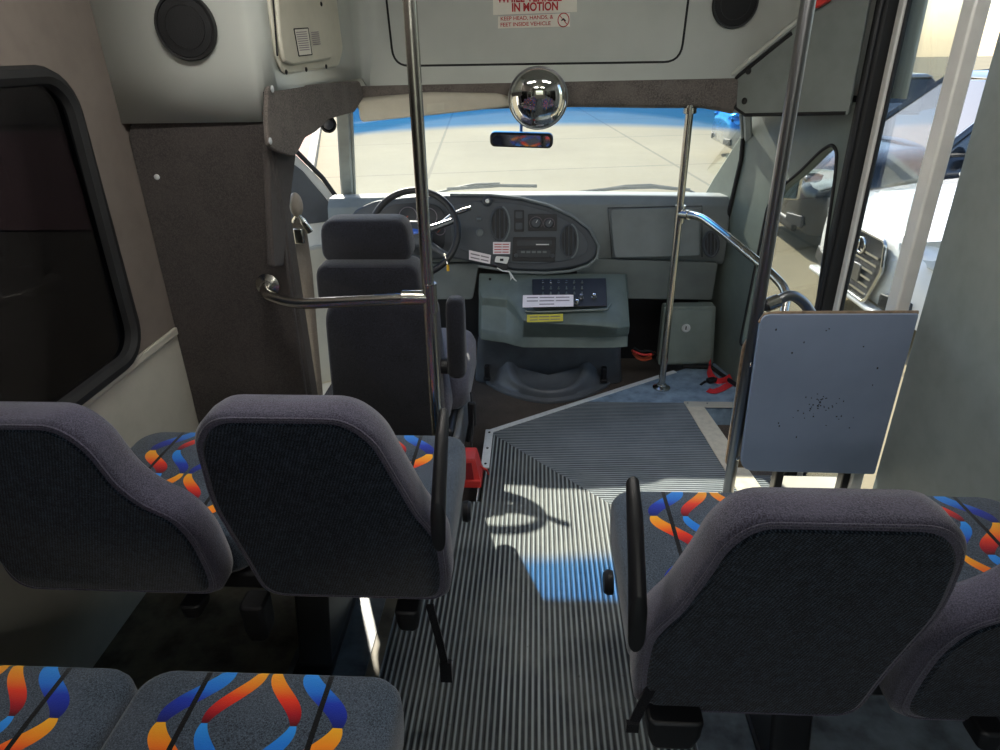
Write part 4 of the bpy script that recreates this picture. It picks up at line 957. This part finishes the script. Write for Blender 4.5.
gb = thing('grab_bar', 'short curved steel grab bar rising behind the top of the blue-grey board', 'rail', tuple(atY(790, 305, 1.98)))
MB().tube(smoothpath([atY(764, 306, 1.97), atY(776, 302, 1.98), atY(790, 294, 1.99), atY(803, 301, 2.0), atY(822, 330, 2.0)], .05, 8), .0165, 14).build('bar', 'steeldk', gb)
MB().tube([atY(766, 305.5, 1.97), atY(778, 301, 1.98)], .022, 14).build('collar', 'chrome', gb)

mp = thing('modesty_panel', 'scuffed blue-grey modesty board right of the tall pole', 'board', (.9, 1.9, .42))
pts = [atY(x, y, 1.905) for x, y in ((763, 315), (757, 322))]
zt, zb = .70, .145
MB().plate(roundpoly([V((.672, 1.90, zt)), V((1.125, 1.90, zt + .004)), V((1.125, 1.90, zb - .006)), V((.686, 1.90, zb))], [.03, .01, .01, .05], 5), (0, .018, 0)).build('board', 'modesty', mp, bevel=.003)
MB().tube([V((.672, 1.909, zt - .03)), V((.684, 1.909, zt - .004)), V((.72, 1.909, zt + .001)), V((1.125, 1.909, zt + .005))], .006, 8).build('edge_band', 'wood', mp)
sc_ = MB()
rs = random.Random(3)
for k in range(42):
    x, z = .90 + rs.gauss(0, .035), .40 + rs.gauss(0, .022)
    sc_.box((x, 1.8995, z), (.0015 + rs.random() * .003, .0016, .0015 + rs.random() * .003))
for k in range(16):
    x, z = .72 + rs.random() * .36, .18 + rs.random() * .5
    sc_.box((x, 1.8995, z), (.0015 + rs.random() * .003, .0014, .0015 + rs.random() * .005))
sc_.build('scuff', 'black', mp)
for x in (.83, 1.05): MB().bx(x - .014, x + .014, 1.922, 1.96, .012, .62).build('support_post', 'blackmetal', mp, bevel=.004)
MB().plate(roundpoly([V((.660, 1.985, .60)), V((1.08, 1.985, .60)), V((1.08, 1.985, .10)), V((.664, 1.985, .10))], [.06, .01, .01, .03], 6), (0, .014, 0)).build('backing_board', 'wood', mp, bevel=.003)

# red webbing on the floor by the step
rw = thing('red_strap', 'red webbing strap with black buckle lying on the blue floor by the step', 'strap', tuple(atZ(715, 380, 0)))
MB().strip(smoothpath([atZ(711, 362, .05), atZ(708, 368, .035), atZ(711, 377, .012), atZ(718, 383, .006), atZ(727, 380, .01), atZ(731, 377, .02)], .03, 5), (.2, .5, 1), .035, .003).build('webbing', 'redweb', rw)
MB().strip(smoothpath([atZ(730, 384, .006), atZ(722, 389, .006), atZ(713, 392, .006), atZ(708, 390, .006)], .03, 5), (0, .3, .05), .03, .003).build('webbing', 'redweb', rw)
MB().box(atZ(712, 380, .012), (.05, .03, .02), Matrix.Rotation(.5, 3, 'Z')).build('buckle', 'black', rw, bevel=.005)
MB().box(atZ(703, 383, .004), (.05, .012, .006), Matrix.Rotation(.9, 3, 'Z')).build('tongue', 'black', rw, bevel=.002)

# red box on the floor
rb = thing('red_box', 'small red plastic wedge on the floor beside the left front bench', 'box', (-.215, 2.03, 0))
MB().loft([[V((x, y, z)) for x, y in ((-.262, 1.975 + dy0), (-.185 - .018 * k, 1.975 + dy0), (-.185 - .018 * k, 2.085), (-.262, 2.085))] for z, k, dy0 in ((.004, 0, 0), (.03, .2, .003), (.03, .3, .014), (.10, 1.2, .03), (.105, 1.4, .035))]).build('body', 'red', rb, bevel=.006)
MB().plate([V((-.252, 1.990, .033)), V((-.212, 1.990, .033)), V((-.220, 2.003, .092)), V((-.252, 2.003, .092))], (0, -.004, 0)).build('recess', plain('red_plastic_deep', '8f1c22', .5), rb)
MB().tube([V((-.20, 2.05, .05)), V((-.17, 2.05, .03)), V((-.165, 2.06, .006))], .004, 6).build('lead', 'red', rb)

# ------------------------------------------------------------------ passenger benches
def bench(name, label, side, y_front, spec, yo=0, z=.47, backs=True, group=None):
    """two-seat bench. side = -1 for the left of the aisle, +1 for the right"""
    t = thing(name, label, 'bus seat', (side * .64, y_front - .3, 0), 'passenger benches')
    W, xa = .452, .182
    for k in range(2):
        x0 = xa + k * (W + .006); x1 = x0 + W; cx = side * (x0 + x1) / 2; yc = y_front - .215
        b = MB()
        prof = ((z - .13, .93, .95), (z - .11, .985, .99), (z - .05, 1.0, 1.0), (z - .018, .995, .995), (z - .005, .97, .975), (z, .93, .945), (z + .003, .5, .5))
        b.loft([[V((cx + x, yc + y, zz)) for x, y in rrect(W * kx, .43 * ky, .05, 6)] for zz, kx, ky in prof])
        b.build('cushion', 'ribbon', t, ang=60, uvxy=lambda c, x0=x0: (side * c.x - x0, y_front - c.y))
    # backrests: outline seen from behind, leaning back
    yb, yt = y_front - .475 - yo, y_front - .575 - yo
    def place(x, zz, d, cx):
        f = (zz - .36) / .50; yy = yb + (yt - yb) * f
        return V((cx + x, yy + d, zz + d * .03))
    def outline(k, grow=0.0):
        zt, zb = spec[k][1], spec[k][2]
        if k == 0:  # aisle seat: lower bolster sweeps out to the aisle
            tc = .092 if side < 0 else .118
            o = [(-.150, zt), (tc, zt), (.140 if side < 0 else .155, zt - .05), (.158 if side < 0 else .168, zt - .11), (.200, .625), (.222, .585), (.240, .54), (.240, .42), (.226, zb), (-.175, zb), (-.187, .47), (-.214, .65), (-.196, zt - .055)]
        else:
            o = [(-.11, zt), (.10, zt), (.140, zt - .05), (.160, .69), (.195, .635), (.25, .598), (.272, .53), (.274, .42), (.262, zb), (-.20, zb), (-.21, .45), (-.2, .62), (-.155, zt - .06)]
        s = -side
        p = [V((s * x, 0, zz)) for x, zz in o]
        cz = (zt + zb) / 2
        return [V((q.x * (1 + grow / .2), 0, cz + (q.z - cz) * (1 + grow / .27))) for q in p]
    if backs:
        for k in range(2):
            cx = side * spec[k][0]; rings = []
            for d, gr, rr in ((.0, -.016, .045), (.005, -.006, .05), (.015, .0, .05), (.055, .0, .05), (.078, -.004, .05), (.090, -.016, .05), (.096, -.05, .05)):
                rings.append([place(p.x, p.z, d, cx) for p in roundpoly(outline(k, gr), rr, 5)])
            bkr = MB().loft(rings).build('backrest', 'seatgrey', t, ang=60)
            MB().loft([[place(p.x, p.z, -.004, cx) for p in roundpoly(outline(k, -.022), .045, 5)], [place(p.x, p.z, .004, cx) for p in roundpoly(outline(k, -.014), .05, 5)]]).build('rear_panel', 'seatback', bkr)
            fr = [[place(p.x, p.z, d, cx) for p in roundpoly(outline(k, gq), .045, 5)] for d, gq in ((.088, -.022), (.099, -.04))]
            MB().loft(fr).build('front_cover', 'ribbon', bkr, uvxy=lambda c, cx=cx: (side * (c.x - cx) + .225, c.z))
            # piping edge
            MB().tube([place(p.x, p.z, .003, cx) for p in roundpoly(outline(k, -.010), .05, 5)], .003, 6, closed=True).build('piping', 'seatgrey', bkr)
    # swing-up aisle armrest
    ax = side * (xa - .004) if side < 0 else side * (xa - .018)
    oy = y_front - yo - (1.543 if side < 0 else 1.543)
    pth = [(1.0 + oy, .585), (1.005 + oy, .625), (1.04 + oy, .67), (1.10 + oy, .735), (1.145 + oy, .772)]
    b = MB(); rings = []
    hs = [.030, .040, .034, .024, .014]
    for i, (yy, zz) in enumerate(pth):
        w = (.014, .015, .014, .0135, .011)[i]
        rings.append([V((ax + w * c, yy + (0 if 0 < i < 4 else (-.004 if i == 0 else .006)), zz + h_)) for c, h_ in [(math.cos(a), hs[i] * math.sin(a)) for a in [2 * math.pi * q / 14 for q in range(14)]]])
    b.loft(rings).build('armrest', 'black', t, ang=60, bevel=.003)
    # recline knob, under-frame, pedestal, brackets, belts
    MB().lathe(frame((side * (xa - .006), y_front - .205, z - .105), (-side, 0, 0)), [(.026, 0), (.028, .012), (.022, .02), (.0005, .021)], 20).build('recline_knob', 'black', t)
    x0, x1 = sorted((side * (xa + .03), side * (xa + 2 * W - .03)))
    MB().bx(x0, x1, y_front - .42, y_front - .03, z - .175, z - .13).build('frame', 'blackmetal', t, bevel=.008)
    px_ = side * (xa + .37)
    MB().loft([[V((px_ + x, y_front - .24 + y, zz)) for x, y in rrect(w, d_, .01, 3)] for zz, w, d_ in ((.0, .10, .40), (.012, .10, .40), (.014, .085, .30), (.20, .085, .20), (z - .17, .13, .26))]).build('pedestal', 'blackmetal', t, bevel=.004)
    MB().lathe(frame((px_ - side * .0, y_front - .352, .24), (0, -1, 0)), [(.008, 0), (.006, .004), (.0005, .005)], 12).build('bolt', 'bright', t)
    for xo, w_, h_ in (((.085, .055, .03), (.425, .055, .075), (.56, .05, .01)) if side < 0 else ((.075, .10, .045), (.62, .05, .02))):
        MB().loft([[V((side * (xa + xo) + x, y_front - .50 + y, zz)) for x, y in rrect(w_ * k, .06, .012, 3)] for zz, k in ((z - .13 - h_ - .02, .75), (z - .13 - h_ + .01, .95), (z - .125, 1.0))]).build('hinge_bracket', 'black', t, bevel=.006)
    if side < 0:
        MB().strip([(-.215, y_front - .53, .37), (-.20, y_front - .53, .27), (-.192, y_front - .53, .20)], (1, 0, 0), .016, .006).box((-.190, y_front - .53, .175), (.026, .012, .06)).build('hanging_belt', 'blackweb', t)
    else:
        MB().strip([(.212, y_front - .50, .40), (.195, y_front - .51, .36), (.184, y_front - .52, .335)], (1, 0, 0), .018, .004).box((.181, y_front - .522, .325), (.022, .01, .022)).build('hanging_belt', 'blackweb', t)
    return t
bench('passenger_bench', 'left front bench seat behind the driver, seen from its back, aisle side of it whole', -1, 1.575, ((.408, .868, .355), (.935, .845, .355)), .032)
bench('passenger_bench', 'right front bench seat beside the blue sunlit floor, seen from its back', 1, 1.335, ((.418, .840, .31), (.910, .840, .31)), .017)
b3 = bench('passenger_bench', 'nearest left bench at the bottom corner, only its ribbon-patterned cushions showing', -1, .790, ((.408, .868, .355), (.935, .845, .355)))
b3.location.x -= .03

# ------------------------------------------------------------------ light
sun = bpy.data.lights.new('sun', 'SUN'); so = bpy.data.objects.new('sun', sun); COL.objects.link(so)
sd = V((.352, -.96, -.72)).normalized()
so.rotation_euler = sd.to_track_quat('-Z', 'Y').to_euler(); so.location = (-3, 8, 7)
sun.energy = 9.4; sun.angle = math.radians(.53); sun.color = (1, .93, .80)
wd = bpy.data.worlds.new('world'); SC.world = wd; wd.use_nodes = True
nt_ = wd.node_tree; nt_.nodes.clear(); o_ = nt_.nodes.new('ShaderNodeOutputWorld'); bg = nt_.nodes.new('ShaderNodeBackground')
sk_ = nt_.nodes.new('ShaderNodeTexSky'); sk_.sky_type = 'NISHITA'; sk_.sun_disc = False; sk_.sun_elevation = math.radians(35); sk_.sun_rotation = math.radians(-21)
bg.inputs[1].default_value = .28
nt_.links.new(sk_.outputs[0], bg.inputs[0]); nt_.links.new(bg.outputs[0], o_.inputs[0])
# unseen fill lamps added on the ceiling to brighten the interior
MT['fillglow'] = emit('fill_lamp_glow', 'fffaf2', 21.0)
for i, (x, y) in enumerate(((-.52, 1.26), (.46, 1.38), (-.45, -1.2), (.45, -1.2))):
    L = thing('fill_lamp', 'added white fill lamp on the unseen bus ceiling', 'lamp', (x, y, 1.95), 'added ceiling fill lamps')
    MB().prism(Matrix.Translation((x, y, 1.93)), rrect(.56, .20, .03, 5), 0, .02).build('base', 'white', L, bevel=.004)
    MB().prism(Matrix.Translation((x, y, 1.905)), rrect(.52, .16, .03, 5), 0, .026).build('diffuser', 'fillglow', L, bevel=.01)

SC.view_settings.view_transform = 'Standard'; SC.view_settings.look = 'None'
SC.view_settings.gamma = 1.0; SC.view_settings.use_curve_mapping = False
SC.view_settings.exposure = 0.55
SC.render.film_transparent = False
SC.cycles.max_bounces = 10; SC.cycles.transparent_max_bounces = 16; SC.cycles.diffuse_bounces = 5
SC.cycles.use_denoising = True
for o in bpy.data.objects:
    if '_o' in o: del o['_o']
